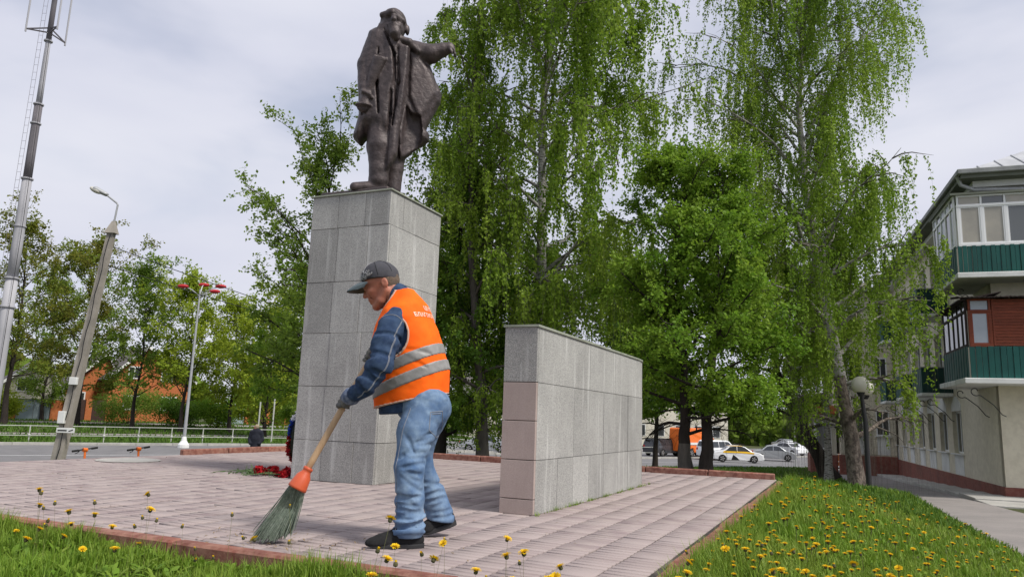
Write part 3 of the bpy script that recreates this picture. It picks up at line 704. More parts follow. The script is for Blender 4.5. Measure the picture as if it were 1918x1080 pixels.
# arm hanging, with rolled cap in the fist
S.chain([(-1.86, 8.92, 5.60), (-1.975, 8.88, 5.2), (-1.955, 8.80, 4.86)], [.125, .115, .085], .03)
S.chain([(-1.945, 8.775, 4.84), (-1.935, 8.75, 4.74)], [.07, .062], .02)
for i in range(4): S.chain([(-1.97 + .03 * i, 8.73, 4.80 - .012 * i), (-1.955 + .03 * i, 8.685, 4.755 - .012 * i), (-1.93 + .03 * i, 8.70, 4.71 - .01 * i)], [.02, .02, .018], .008)
S.chain([(-1.945, 8.71, 4.56), (-1.90, 8.72, 4.78), (-1.77, 8.68, 5.20)], [.075, .04, .085], .015, sq=(1, .6, 1)); S.ell((-1.755, 8.665, 5.245), (.08, .045, .05), .01, 's')
S.ell((-1.94, 8.70, 4.575), (.10, .07, .03), .01)
# outstretched arm and hand
S.chain([(-1.40, 9.02, 5.47), (-1.16, 8.99, 5.445), (-1.02, 8.98, 5.50)], [.155, .115, .092], .04); S.cap((-1.03, 8.98, 5.495), (-.93, 8.965, 5.525), .088, .07, .015)
S.chain([(-.95, 8.965, 5.525), (-.895, 8.955, 5.50)], [.052, .046], .015)
for i, (dy, L_) in enumerate(((-.035, .09), (-.012, .105), (.012, .10), (.034, .08))):
    S.chain([(-.895, 8.955 + dy, 5.505), (-.862, 8.95 + dy, 5.475), (-.848, 8.95 + dy, 5.505 - L_)], [.017, .016, .013], .006)
S.chain([(-.92, 8.92, 5.50), (-.90, 8.905, 5.45), (-.885, 8.905, 5.42)], [.02, .017, .014], .008)
# head
S.cap((-1.63, 8.98, 5.5), (-1.65, 8.93, 5.68), .11, .10, .04)
HC_ = np.array((-1.64, 8.88, 5.66)); _ell, _chain = S.ell, S.chain
S.ell = lambda c, r, *a_, **k_: _ell(HC_ + (np.array(c) - HC_) * 1.1 - (0, 0, .035), np.array(r) * 1.1, *a_, **k_)
S.chain = lambda P, r, *a_, **k_: _chain([HC_ + (np.array(p_) - HC_) * 1.1 - (0, 0, .035) for p_ in P], [x_ * 1.1 for x_ in r], *a_, **k_)
S.ell((-1.665, 8.90, 5.815), (.155, .175, .185), .04); S.ell((-1.635, 8.82, 5.70), (.105, .12, .12), .04)
S.chain([(-1.78, 8.78, 5.86), (-1.66, 8.725, 5.86), (-1.54, 8.80, 5.80)], [.035, .045, .035], .03)      # heavy brow
S.ell((-1.70, 8.70, 5.79), (.04, .04, .03), .02, 's'); S.ell((-1.585, 8.71, 5.765), (.045, .04, .032), .02, 's')
S.chain([(-1.635, 8.72, 5.82), (-1.62, 8.66, 5.745)], [.025, .036], .015)
S.chain([(-1.69, 8.70, 5.70), (-1.62, 8.675, 5.705), (-1.56, 8.70, 5.69)], [.018, .024, .018], .015)
S.chain([(-1.62, 8.72, 5.66), (-1.60, 8.70, 5.59), (-1.575, 8.70, 5.54)], [.07, .058, .028], .03)
S.ell((-1.82, 8.92, 5.78), (.025, .05, .06), .015); S.ell((-1.50, 8.93, 5.76), (.025, .05, .06), .015)
S.ell, S.chain = _ell, _chain
S.chain([(-1.56, 8.80, 5.54), (-1.44, 8.82, 5.50), (-1.33, 8.88, 5.42)], [.05, .055, .035], .02)          # collar, turned up
S.chain([(-1.72, 8.80, 5.56), (-1.82, 8.86, 5.62), (-1.85, 8.95, 5.66)], [.04, .055, .06], .02)
S.noise(.004, 18, 8, True); S.plane((0, 0, 3.495), (0, 0, -1))
V, F = S.surf(); obj('figure', V, F, M['bronze'], stat, smooth=True)
g = G(PD); g.bbox((-PW + .06, .06, PH - .0), (-.10, .86, PH + .062), .012); g.build('base_plate', M['bronze'], stat)

# ------------------------------------------------------------------ the street sweeper
M['skin'] = mat('skin', (.42, .165, .105), (.34, .12, .078), 14, .55, spec=.4, bump=.12, bscale=120)
M['hair'] = mat('hair', (.16, .12, .09), (.09, .07, .055), 90, .9)
M['hivis'] = mat('hivis_fabric', (.98, .135, .004), (.92, .11, .003), 3, .8, spec=.25, bump=.1, bscale=160, c3=(1.0, .165, .006), scale3=9, f3=.6)
M['reflect'] = mat('reflective_tape', (.27, .265, .26), (.2, .195, .19), 12, .5, spec=.5, bump=.1, bscale=60)
M['trim'] = mat('vest_binding', (.55, .36, .28), rough=.8)
M['print'] = mat('vest_print', (.78, .56, .44), (.86, .34, .16), 60, .7, lo=.5, hi=.75)
M['jacket'] = mat('denim_jacket', (.017, .032, .075), (.03, .056, .115), 7, .9, spec=.2, bump=.5, bscale=240, c3=(.055, .09, .155), scale3=26, f3=.5, bdist=.002)
M['jeans'] = mat('denim_jeans', (.07, .13, .245), (.22, .31, .43), 5.5, .9, spec=.2, bump=.5, bscale=240, c3=(.065, .12, .235), scale3=17, f3=.5, bdist=.002)
M['stitch'] = mat('stitching', (.23, .24, .27), rough=.9)
M['cap'] = mat('cap_cloth', (.05, .05, .06), (.075, .075, .085), 12, .95, bump=.4, bscale=200, bdist=.002)
M['brim'] = mat('cap_brim', (.10, .13, .145), (.15, .18, .19), 16, .9)
M['embroid'] = mat('embroidery', (.32, .32, .33), rough=.9)
M['shoe'] = mat('shoe_cloth', (.012, .012, .013), (.02, .02, .021), 60, .95, bump=.4, bscale=250, bdist=.002)
M['sole'] = mat('shoe_sole', (.028, .028, .03), rough=.7, bump=.2)
M['glove'] = mat('work_glove', (.16, .15, .125), (.09, .095, .11), 22, .95, bump=.4, bscale=160, bdist=.003)
M['cuff'] = mat('glove_cuff', (.07, .10, .18), (.2, .23, .3), 45, .95, bump=.4, bscale=160, bdist=.003)
def folds(m_, scale, dist, strg=.9, stretch=(1, 1, 1)):
    N = m_.node_tree.nodes; Lk = m_.node_tree.links; P = N['Principled BSDF']
    t_ = N.new('ShaderNodeTexCoord'); mp_ = N.new('ShaderNodeMapping'); mp_.inputs['Scale'].default_value = stretch; Lk.new(t_.outputs['Object'], mp_.inputs[0])
    n_ = N.new('ShaderNodeTexNoise'); n_.noise_type = 'RIDGED_MULTIFRACTAL'; n_.inputs['Scale'].default_value = scale; n_.inputs['Detail'].default_value = 2.5; n_.inputs['Roughness'].default_value = .45; n_.inputs['Distortion'].default_value = .8; Lk.new(mp_.outputs[0], n_.inputs['Vector'])
    b_ = N.new('ShaderNodeBump'); b_.inputs['Strength'].default_value = strg; b_.inputs['Distance'].default_value = dist; Lk.new(n_.outputs[0], b_.inputs['Height'])
    if P.inputs['Normal'].links: Lk.new(P.inputs['Normal'].links[0].from_socket, b_.inputs['Normal'])
    Lk.new(b_.outputs[0], P.inputs['Normal'])
folds(M['jeans'], 7, .012, 1, (.8, .8, 1.5)); folds(M['jacket'], 8, .012, 1, (1, .9, 1.1)); folds(M['hivis'], 4.5, .010, .8, (1.2, 1, .9)); folds(M['reflect'], 6, .006, .8)
man = thing('person', 'man in orange safety vest, denim and cap sweeping with a broom', 'person', (-.58, 4.85, 0))
psi = R(18); up = n3((-.2, .05, .98)); fwd = np.array([-math.cos(psi), math.sin(psi), 0]); fwd = n3(fwd - up * (fwd @ up)); side = np.cross(up, fwd)
if side[1] > 0: side = -side
def loft(S_, stations, off, k=.0, pw=2.3):
    st_ = np.array([[np.array((x, 4.9, z)) @ up, np.array((x, 4.9, z)) @ fwd, np.array((x, 4.9, z)) @ side, wf, ws] for x, z, wf, ws in stations]); st_ = st_[np.argsort(st_[:, 0])]
    def fn(X, Y, Z):
        h = X * up[0] + Y * up[1] + Z * up[2]; f = X * fwd[0] + Y * fwd[1] + Z * fwd[2]; s = X * side[0] + Y * side[1] + Z * side[2]
        I = lambda c: np.interp(h, st_[:, 0], st_[:, c])
        wf = I(3); ws = I(4); r = (np.abs((f - I(1)) / wf) ** pw + np.abs((s - I(2)) / ws) ** pw) ** (1 / pw)
        d = (r - 1) * np.minimum(wf, ws) - off
        return np.maximum(d, np.maximum(h - st_[-1, 0] - off, st_[0, 0] - h)).astype(np.float32)
    S_.op(fn, (-1.1, 4.5, .6), (-.2, 5.35, 1.75), k)
TS = [(x_, z_, a_ * .93, b_ * .92) for x_, z_, a_, b_ in [(-.645, .74, .20, .19), (-.64, .80, .238, .205), (-.635, .90, .258, .215), (-.645, 1.05, .262, .225), (-.675, 1.18, .25, .232), (-.695, 1.28, .228, .237), (-.705, 1.40, .185, .232), (-.705, 1.48, .15, .20), (-.715, 1.54, .115, .14), (-.74, 1.60, .08, .085)]]
ARM = [(-.735, 4.74, 1.42), (-.765, 4.70, 1.345), (-.786, 4.65, 1.234), (-.803, 4.60, 1.096), (-.883, 4.61, .968), (-.975, 4.65, .897)]
ARMF = [(-.69, 5.10, 1.42), (-.72, 5.15, 1.33), (-.80, 5.14, 1.15), (-.80, 5.05, 1.10), (-.80, 4.91, 1.15)]
LEGN = [(-.525, 4.80, .86), (-.57, 4.73, .69), (-.593, 4.66, .48), (-.582, 4.66, .299), (-.575, 4.67, .11)]
LEGF = [(-.51, 5.0, .84), (-.595, 5.06, .62), (-.585, 5.1, .46), (-.495, 5.14, .28), (-.425, 5.16, .12)]
# head frame
HO = np.array([-.838, 4.915, 1.652]); pt = R(21); ph = R(6)
hf = np.array([-math.cos(pt) * math.cos(ph), math.cos(pt) * math.sin(ph), -math.sin(pt)]); hs = n3(np.cross((0, 0, 1), hf)); 
if hs[1] > 0: hs = -hs
hu = np.cross(hf, hs); hu = hu if hu[2] > 0 else -hu
HM = [hf, hs, hu]
def H(a, b, c): return HO + hf * a + hs * b + hu * c
# ---- body (one continuous surface; the clothing lies over it)
B_ = Sdf((-1.16, 4.45, 0.02), (-.22, 5.32, 1.86), .0062)
loft(B_, TS[2:], -.05)
for P, rr in ((ARM, (.07, .07, .06, .052, .045, .034)), (ARMF, (.07, .065, .055, .05, .034))): B_.chain(P, [x_ * .8 for x_ in rr], .02)
for P in (LEGN, LEGF): B_.chain(P, (.11, .09, .065, .055, .045), .02)
B_.ell((-.56, 4.9, .85), (.15, .16, .13), .03)
B_.cap(H(-.005, 0, -.03), (-.735, 4.9, 1.50), .060, .072, .02)
B_.ell(H(.035, 0, .055), (.113, .086, .116), .02, M=HM); B_.ell(H(.082, 0, -.02), (.078, .064, .098), .025, M=HM)
for e in (-1, 1):
    B_.chain([H(.015, .058 * e, -.045), H(.07, .045 * e, -.098), H(.118, .018 * e, -.119)], [.028, .024, .021], .02)
    B_.ell(H(.112, .044 * e, -.012), (.030, .022, .022), .02, M=HM)
    B_.ell(H(.160, .034 * e, .014), (.017, .019, .013), .012, 's', M=HM); B_.ell(H(.138, .033 * e, .014), (.014, .015, .0125), .004, M=HM)
    B_.ell(H(.002, .085 * e, .002), (.024, .010, .036), .008, M=HM); B_.ell(H(.006, .097 * e, .006), (.012, .007, .02), .004, 's', M=HM)
    B_.ell(H(.158, .013 * e, -.025), (.012, .010, .010), .008, M=HM)
    B_.cap(H(.135, .03 * e, -.035), H(.118, .043 * e, -.075), .006, .004, .008, 's')
B_.cap(H(.146, -.038, .034), H(.146, .038, .034), .017, .017, .02)
B_.chain([H(.146, 0, .026), H(.166, 0, -.006), H(.176, 0, -.021)], [.011, .0125, .0145], .012)
B_.ell(H(.122, 0, -.116), (.024, .026, .02), .02, M=HM)
B_.cap(H(.145, -.018, -.062), H(.145, .018, -.062), .012, .012, .012); B_.cap(H(.141, -.016, -.083), H(.141, .016, -.083), .011, .011, .012); B_.cap(H(.160, -.026, -.073), H(.160, .026, -.073), .005, .005, .005, 's')
V, F = B_.surf(); body = obj('body', V, F, M['skin'], man, smooth=True)
# ---- hair
S = Sdf(HO - .17, HO + .22, .006); S.ell(H(.03, 0, .045), (.118, .092, .118), 0, M=HM)
S.plane(H(.008, 0, 0), hf); S.plane(H(0, 0, -.065), -hu); S.plane(H(0, 0, .05), hu); S.noise(.003, 60, 3); V, F = S.surf(); obj('hair', V, F, M['hair'], man, smooth=True)
# ---- cap
S = Sdf(HO - .19, HO + .24, .0058); S.ell(H(.038, 0, .062), (.128, .101, .112), 0, M=HM); S.ell(H(.052, 0, .095), (.098, .083, .078), .03, M=HM)
S.plane(H(.03, 0, .046), -hu + hf * .27); S.noise(.003, 22, 6); V, F = S.surf(); capo = obj('cap', V, F, M['cap'], man, smooth=True)
n, m_ = 16, 10; Vb = []
for lay in (0, 1):
    for i in range(n + 1):
        sy = (-1 + 2 * i / n); 
        for j in range(m_ + 1):
            t = j / m_; half = .096 - .012 * t ** 2; sx = math.sin(sy * math.pi / 2 * .98)
            root = .075 + .082 * math.sqrt(max(0, 1 - (sx * .98) ** 2)); tipx = .075 + .21 * math.sqrt(max(0, 1 - (sx * .97) ** 2)) ** .8
            fx = root + (tipx - root) * t
            uz = .077 + .012 * t - .035 * t * t - .036 * sx * sx * (1 - .15 * t) - lay * .006; Vb.append(H(fx, sx * half, uz))
w_ = m_ + 1; k0 = (n + 1) * w_; Fb = []
for i in range(n):
    for j in range(m_):
        a = i * w_ + j; Fb.append((a, a + 1, a + w_ + 1, a + w_)); Fb.append((k0 + a, k0 + a + w_, k0 + a + w_ + 1, k0 + a + 1))
for i in range(n): a = i * w_ + m_; Fb.append((a, k0 + a, k0 + a + w_, a + w_)); 
obj('brim', np.array(Vb), Fb, M['brim'], capo, smooth=True)
g = G(); g.lathe((0, 0, 0), [(.011, -.004), (.011, .003), (.006, .007)], 10); VV = np.concatenate(g.V); obj('button', np.array([H(.045 + a, b, .176 + c) for a, b, c in VV]), g.F, M['cap'], capo)
bvh = BVHTree.FromPolygons([tuple(v) for v in V], [tuple(int(i) for i in f) for f in F])
def onsurf(bv, o_, d_, off=.002):
    h = bv.ray_cast(Vector(o_), Vector(d_)); return None if h[0] is None else np.array(h[0]) + np.array(h[1]) * off
q = rng(21); g = G()
for k in range(26):      # embroidered lettering on the front panel: loops of thread
    a0 = q.uniform(20, 82); z0 = q.uniform(.078, .132); pts = []
    for i in range(7):
        a = R(a0 + 6 * math.sin(i * 1.3 + k)); z = z0 + .009 * math.sin(i * 1.9 + k * 2)
        d_ = hf * math.sin(a) + hs * math.cos(a); p = onsurf(bvh, H(.03, 0, z) + d_ * .25, -d_)
        if p is not None: pts.append(p)
    if len(pts) > 3: g.tube(pts, .0022, 4)
g.build('embroidery', M['embroid'], capo)
def seam(parent, bv, fn, nseg, r, m, name='seam', off=.001):
    pts = [p for p in (onsurf(bv, *fn(i / nseg), off) for i in range(nseg + 1)) if p is not None]
    if len(pts) > 2: g_ = G(); g_.tube(pts, r, 5); g_.build(name, m, parent)
for az in (40, 100, 150):
    def fn(t, az=az):
        a = R(az); e = R(8 + 76 * t); d_ = (hf * math.cos(a) + hs * math.sin(a)) * math.cos(e) + hu * math.sin(e); return H(.042, 0, .05) + d_ * .25, -d_
    seam(capo, bvh, fn, 12, .0016, M['embroid'] if az == 40 else M['shoe'])
# ---- jacket
J = Sdf((-1.16, 4.42, .66), (-.22, 5.36, 1.72), .0082)
loft(J, TS, -.02)
J.chain(ARM[:-1] + [(-.952, 4.637, .914)], (.064, .074, .08, .078, .063, .05), .03); J.chain(ARMF, (.098, .09, .082, .07, .05), .035)
J.cap(H(-.045, 0, -.085), (-.735, 4.9, 1.52), .072, .085, .02)          # collar
J.noise(.006, 12, 2, True, (1.1, .8, 1.0)); J.noise(.004, 30, 5, True)
def jcrease(P, r_): J.chain([np.array(p, float) for p in P], [r_ * .4] + [r_] * (len(P) - 2) + [r_ * .3], .018, mode='s')
q_ = rng(78); AP_ = np.array(ARM)
for i in range(14):
    s_ = 1.75 + i * .22 + q_.normal(0, .05); k_ = min(int(s_), 4); p_ = AP_[k_] + (AP_[k_ + 1] - AP_[k_]) * (s_ - k_); t_ = n3(AP_[k_ + 1] - AP_[k_]); rr_ = np.interp(s_, range(6), (.064, .074, .08, .078, .063, .05)); e1_ = n3(np.cross(t_, (0, 1, 0))); e2_ = np.cross(t_, e1_)
    a0 = q_.uniform(0, 360); sk = q_.normal(0, .03); jcrease([p_ + rr_ * 1.07 * (e1_ * math.cos(R(a)) + e2_ * math.sin(R(a))) + t_ * sk * math.sin(R(a * 1.3)) for a in np.linspace(a0, a0 + q_.uniform(90, 200), 8)], .0095)
J.plane((-.8, 4.9, .79), (.10, 0, -1)); 
J.plane(np.array(ARM[-1]), n3(np.array(ARM[-1]) - np.array(ARM[-2])) + 0) if False else None
J.op(lambda X, Y, Z: np.sqrt((X - HO[0] + .02) ** 2 + (Y - HO[1]) ** 2 + (Z - HO[2] + .01) ** 2) - .088, HO - .2, HO + .2, .0, 's')
V, F = J.surf(); jk = obj('jacket', V, F, M['jacket'], man, smooth=True)
jb = BVHTree.FromPolygons([tuple(v) for v in V], [tuple(int(i) for i in f) for f in F])
AP = np.array(ARM)
def armseam(t, o_=.0):
    s_ = t * 4.6 + .3; i = min(int(s_), 4); p = AP[i] + (AP[i + 1] - AP[i]) * (s_ - i); d_ = n3((.55 + o_, -.8, -.25)); return p + d_ * .3, -d_
seam(jk, jb, armseam, 40, .0022, M['stitch']); seam(jk, jb, lambda t: armseam(t, .09), 40, .0018, M['stitch'])
def yoke(t):
    a = -1.1 + 2.0 * t; p = np.array([-.765 + .1 * math.sin(a), 4.70, 1.30 + .105 * math.cos(a)]); d_ = n3((0, -1, .25)); return p + d_ * .3, -d_
seam(jk, jb, yoke, 24, .0028, M['stitch'])
# ---- safety vest
T = Sdf((-1.10, 4.50, .70), (-.24, 5.34, 1.72), .0078)
loft(T, TS, .004); T.noise(.008, 6, 11, True, (1.3, 1.0, .8)); T.noise(.003, 20, 12, True)
def vcrease(P, r_): T.chain([np.array(p, float) for p in P], [r_ * .4] + [r_] * (len(P) - 2) + [r_ * .3], .022, mode='s')
for P in ([(-.66, 4.66, 1.16), (-.60, 4.66, 1.13), (-.52, 4.70, 1.09)], [(-.65, 4.67, 1.20), (-.58, 4.67, 1.20), (-.50, 4.72, 1.18)], [(-.72, 4.65, .98), (-.64, 4.65, .96), (-.54, 4.67, .95)], [(-.80, 4.69, .93), (-.70, 4.65, .91), (-.58, 4.66, .90)], [(-.86, 4.75, 1.02), (-.87, 4.75, .94), (-.84, 4.72, .86)]): vcrease(P, .008)
def armcyl(sgn, grow=0.):
    c = np.array((-.757, 4.72, 1.285)) if sgn > 0 else np.array((-.68, 5.11, 1.29))
    def fn(X, Y, Z):
        x = X - c[0]; y = Y - c[1]; z = Z - c[2]; s = (x * side[0] + y * side[1] + z * side[2]) * sgn
        xr = x - side[0] * s * sgn; zr = z
        d = (np.sqrt((xr / .108) ** 2 + (zr / .132) ** 2) - 1) * .108
        return np.maximum(d, -(s + .10)).astype(np.float32)
    return fn
neckc = H(.02, 0, -.10)
def neckcut(X, Y, Z):
    x = X - neckc[0]; y = Y - neckc[1]; z = Z - neckc[2]; f = x * fwd[0] + y * fwd[1] + z * fwd[2]; s = x * side[0] + y * side[1] + z * side[2]; h = x * up[0] + y * up[1] + z * up[2]
    return (np.sqrt((np.where(f > 0, f / 1.6, f)) ** 2 + s ** 2 + (h / 1.15) ** 2) - .104).astype(np.float32)
bp, bn = np.array((-.62, 4.9, .885)), n3((.228, 0, -.974))
def botcut(X, Y, Z): return -((X - bp[0]) * bn[0] + (Y - bp[1]) * bn[1] + (Z - bp[2]) * bn[2]) + 0 * Y
T0 = T.copy()
T.op(armcyl(1), None, None, .0, 's').op(armcyl(-1), None, None, .0, 's').op(neckcut, None, None, 0, 's').op(botcut, None, None, 0, 's')
V, F = T.surf(); vest = obj('safety_vest', V, F, M['hivis'], man, smooth=True)
vb = BVHTree.FromPolygons([tuple(v) for v in V], [tuple(int(i) for i in f) for f in F])
# reflective bands and bound edges follow the vest surface
sn = n3((-.40, 0, .915))
for c in ((-.60, 4.9, 1.165), (-.62, 4.9, 1.035)):
    D = T0.copy(); D.d -= .0045; D.op(armcyl(1), None, None, 0, 's').op(armcyl(-1), None, None, 0, 's')
    D.op(lambda X, Y, Z: np.abs((X - c[0]) * sn[0] + (Y - c[1]) * sn[1] + (Z - c[2]) * sn[2]) - .036, mode='i'); V, F = D.surf(); obj('reflective_band', V, F, M['reflect'], vest, smooth=True)
for fn_ in (armcyl(1), armcyl(-1), neckcut, botcut):
    D = T0.copy(); D.d -= .004
    D.op(lambda X, Y, Z: np.abs(fn_(X, Y, Z) - .004) - .0062, mode='i')
    for ot in (armcyl(1), armcyl(-1), neckcut, botcut):
        if ot is not fn_ and ot.__code__ is not fn_.__code__: D.op(ot, None, None, 0, 's')
    V, F = D.surf(); obj('edge_binding', V, F, M['trim'], vest, smooth=True)
# printed lettering on the back
def vest_text(body_, size, h_, s_):
    cu = bpy.data.curves.new('lettering', 'FONT'); cu.body = body_; cu.size = size; cu.align_x = 'CENTER'; cu.resolution_u = 2; cu.offset = .0012
    to = bpy.data.objects.new('lettering', cu); COL.objects.link(to); me = bpy.data.meshes.new_from_object(to.evaluated_get(bpy.context.evaluated_depsgraph_get()))
    import bmesh
    bm = bmesh.new(); bm.from_mesh(me); bmesh.ops.triangulate(bm, faces=bm.faces); bmesh.ops.subdivide_edges(bm, edges=[e for e in bm.edges if e.calc_length() > .012], cuts=1); bmesh.ops.triangulate(bm, faces=bm.faces)
    c0 = np.array((-.70, 4.9, 1.30)); hc = h_ - c0[2]; Vt = []; bad = set()
    for i, v in enumerate(bm.verts):
        p = c0 + up * (hc + v.co.y) - side * (v.co.x + s_); r_ = onsurf(vb, p - fwd * .6, fwd, .003)
        if r_ is None: bad.add(i); r_ = p
        Vt.append(r_)
    bm.verts.index_update(); Ft = [tuple(v.index for v in f.verts) for f in bm.faces]; Ft = [f for f in Ft if not any(i in bad for i in f)]
    bm.free(); bpy.data.objects.remove(to); bpy.data.curves.remove(cu); bpy.data.meshes.remove(me)
    obj('lettering', np.array(Vt), Ft, M['print'], vest)
bpy.context.view_layer.update()
vest_text('ЦЕНТР', .041, 1.440, .015); vest_text('БЛАГОУСТРОЙСТВА', .038, 1.390, .035)
# ---- jeans
K = Sdf((-.86, 4.48, .02), (-.24, 5.34, 1.02), .0078)
K.ell((-.565, 4.90, .87), (.178, .20, .14), .03)
K.chain(LEGN, (.134, .116, .087, .083, .087), .03); K.chain(LEGF, (.13, .108, .085, .083, .09), .03)
K.ell((-.475, 4.87, .825), (.092, .13, .105), .04)
K.noise(.005, 9, 31, True, (.7, .6, 1.2)); K.noise(.003, 26, 32, True, (.6, .6, 1.5))
def crease(S_, P, r_, k=.016): S_.chain([np.array(p, float) for p in P], [r_ * .4] + [r_] * (len(P) - 2) + [r_ * .3], k, mode='s')
def ring(c, rad, z0, a0, a1, tilt, wob, seed):
    return [(c[0] + rad * math.cos(R(a)), c[1] + rad * math.sin(R(a)), z0 + tilt * math.cos(R(a)) + wob * math.sin(R(a * 2 + seed * 50))) for a in np.linspace(a0, a1, 9)]
q_ = rng(77)
for i in range(9): z0 = .09 + .028 * i + q_.normal(0, .004); a0 = q_.uniform(150, 230); crease(K, ring((-.578, 4.666), .094, z0, a0, a0 + q_.uniform(90, 190), q_.normal(0, .014), .006, i), .011 - .0005 * i)
for i in range(8): z0 = .40 + .032 * i + q_.normal(0, .006); a0 = q_.uniform(215, 275); cx = np.interp(z0, [.3, .48, .69], [-.582, -.593, -.57]); cy = np.interp(z0, [.3, .48, .69], [4.66, 4.66, 4.73]); crease(K, ring((cx, cy), .098 + .03 * max(0, z0 - .5) / .2, z0, a0, a0 + q_.uniform(70, 130), q_.normal(0, .03), .008, i), .009)
for i in range(8): z0 = .13 + .036 * i; a0 = q_.uniform(170, 260); cx = np.interp(z0, [.12, .28, .46], [-.425, -.495, -.585]); cy = np.interp(z0, [.12, .28, .46], [5.16, 5.14, 5.1]); crease(K, ring((cx, cy), .094, z0, a0, a0 + q_.uniform(80, 160), q_.normal(0, .02) + .02, .006, i), .010)
for P in ([(-.68, 4.66, .83), (-.62, 4.60, .79), (-.55, 4.59, .77)], [(-.69, 4.66, .78), (-.63, 4.60, .74), (-.57, 4.59, .735)], [(-.42, 4.70, .74), (-.47, 4.63, .70), (-.54, 4.60, .69)], [(-.44, 4.68, .68), (-.49, 4.63, .645), (-.55, 4.61, .63)], [(-.66, 4.62, .70), (-.60, 4.60, .64), (-.56, 4.60, .56)]): crease(K, P, .010)
for z_ in (.10, .135, .17): K.op(lambda X, Y, Z: np.sqrt((np.sqrt((X + .577) ** 2 + (Y - 4.668) ** 2) - .096) ** 2 + (Z - z_ - .12 * (X + .577) - .02 * np.sin(9 * (Y - 4.67) + 40 * z_)) ** 2) - .006, (-.75, 4.5, .02), (-.4, 4.85, .26), .02)
K.op(lambda X, Y, Z: np.maximum((Z - .062 - .02 * (X + .575)) , (Y - 4.9)) + 0 * X, (-.86, 4.48, .0), (-.24, 4.9, .2), 0, 's')
K.op(lambda X, Y, Z: np.maximum((Z - .098 + .12 * (X + .42)), -(Y - 4.98)) + 0 * X, (-.86, 4.95, .0), (-.24, 5.34, .25), 0, 's')
V, F = K.surf(); jn = obj('jeans', V, F, M['jeans'], man, smooth=True)
kb = BVHTree.FromPolygons([tuple(v) for v in V], [tuple(int(i) for i in f) for f in F])
LP = np.array(LEGN)
def legseam(t):
    s_ = .15 + t * 3.85; i = min(int(s_), 3); p = LP[i] + (LP[i + 1] - LP[i]) * (s_ - i); return p + np.array((-.08, -.4, 0)), np.array((.02, 1, 0))
seam(jn, kb, legseam, 50, .0022, M['stitch'])
for pts in ([(-.475, .80), (-.40, .815)], [(-.475, .80), (-.478, .69), (-.435, .655), (-.395, .70), (-.40, .815)], [(-.465, .79), (-.41, .80)]):
    def fn(t, pts=pts):
        s_ = t * (len(pts) - 1); i = min(int(s_), len(pts) - 2); a, b = np.array(pts[i]), np.array(pts[i + 1]); c = a + (b - a) * (s_ - i); return np.array((c[0] - .02 + .06, 4.2, c[1] + .05)), np.array((-.1, 1, -.08))
    seam(jn, kb, fn, 20, .0024, M['stitch'], 'pocket_seam')
for LL, nm in ((LEGN, 0), (LEGF, 1)):
    pass
# ---- shoes
def shoe(toe, heel, lift):
    toe = np.array(toe, float); heel = np.array(heel, float); d_ = toe - heel; L_ = np.linalg.norm(d_); f_ = d_ / L_; s_ = n3(np.cross((0, 0, 1), f_)); u_ = np.cross(f_, s_)
    Sh = Sdf(np.minimum(toe, heel) - .1, np.maximum(toe, heel) + .16, .0065); Mx = [f_, s_, u_]
    P = lambda a, b, c: heel + f_ * a * L_ + s_ * b + u_ * c
    Sh.ell(P(.73, 0, .032), (L_ * .30, .050, .045), .02, M=Mx); Sh.ell(P(.28, 0, .045), (L_ * .29, .042, .060), .03, M=Mx); Sh.cap(P(.25, 0, .05), P(.22, 0, .115), .046, .05, .03)
    Sh.chain([P(.75, 0, .06), P(.45, 0, .085), P(.3, 0, .115)], [.024, .035, .04], .03)
    Sh.plane(P(0, 0, .018), -u_); V, F = Sh.surf(); a = obj('shoe', V, F, M['shoe'], man, smooth=True)
    n_ = 28; out = []
    for i in range(n_):
        a_ = 2 * math.pi * i / n_; x = .5 + .515 * math.cos(a_); w = .049 * (1 - .18 * math.cos(a_ + .3) * (1 if math.cos(a_) < 0 else -.0)) * abs(math.sin(a_)) ** .75 * (1 if math.sin(a_) > 0 else -1); rise = .018 * max(0, x - .8) / .2; out.append((x, w, rise))
    g_ = G(); rings = [(1.0, .0), (1.03, .006), (1.04, .020), (1.0, .028)]
    Vs = np.concatenate([[P(.5 + (x - .5) * (.98 + .02 * sc), w * sc, z + r_) for x, w, r_ in out] for sc, z in rings]); m2 = len(rings)
    Fs = [(i * n_ + j, i * n_ + (j + 1) % n_, (i + 1) * n_ + (j + 1) % n_, (i + 1) * n_ + j) for i in range(m2 - 1) for j in range(n_)] + [tuple(range(n_))[::-1], tuple(range((m2 - 1) * n_, m2 * n_))]
    obj('sole', Vs, Fs, M['sole'], a)
shoe((-.815, 4.60, .0), (-.485, 4.70, .0), 0); shoe((-.555, 5.10, .0), (-.325, 5.20, .075), .07)
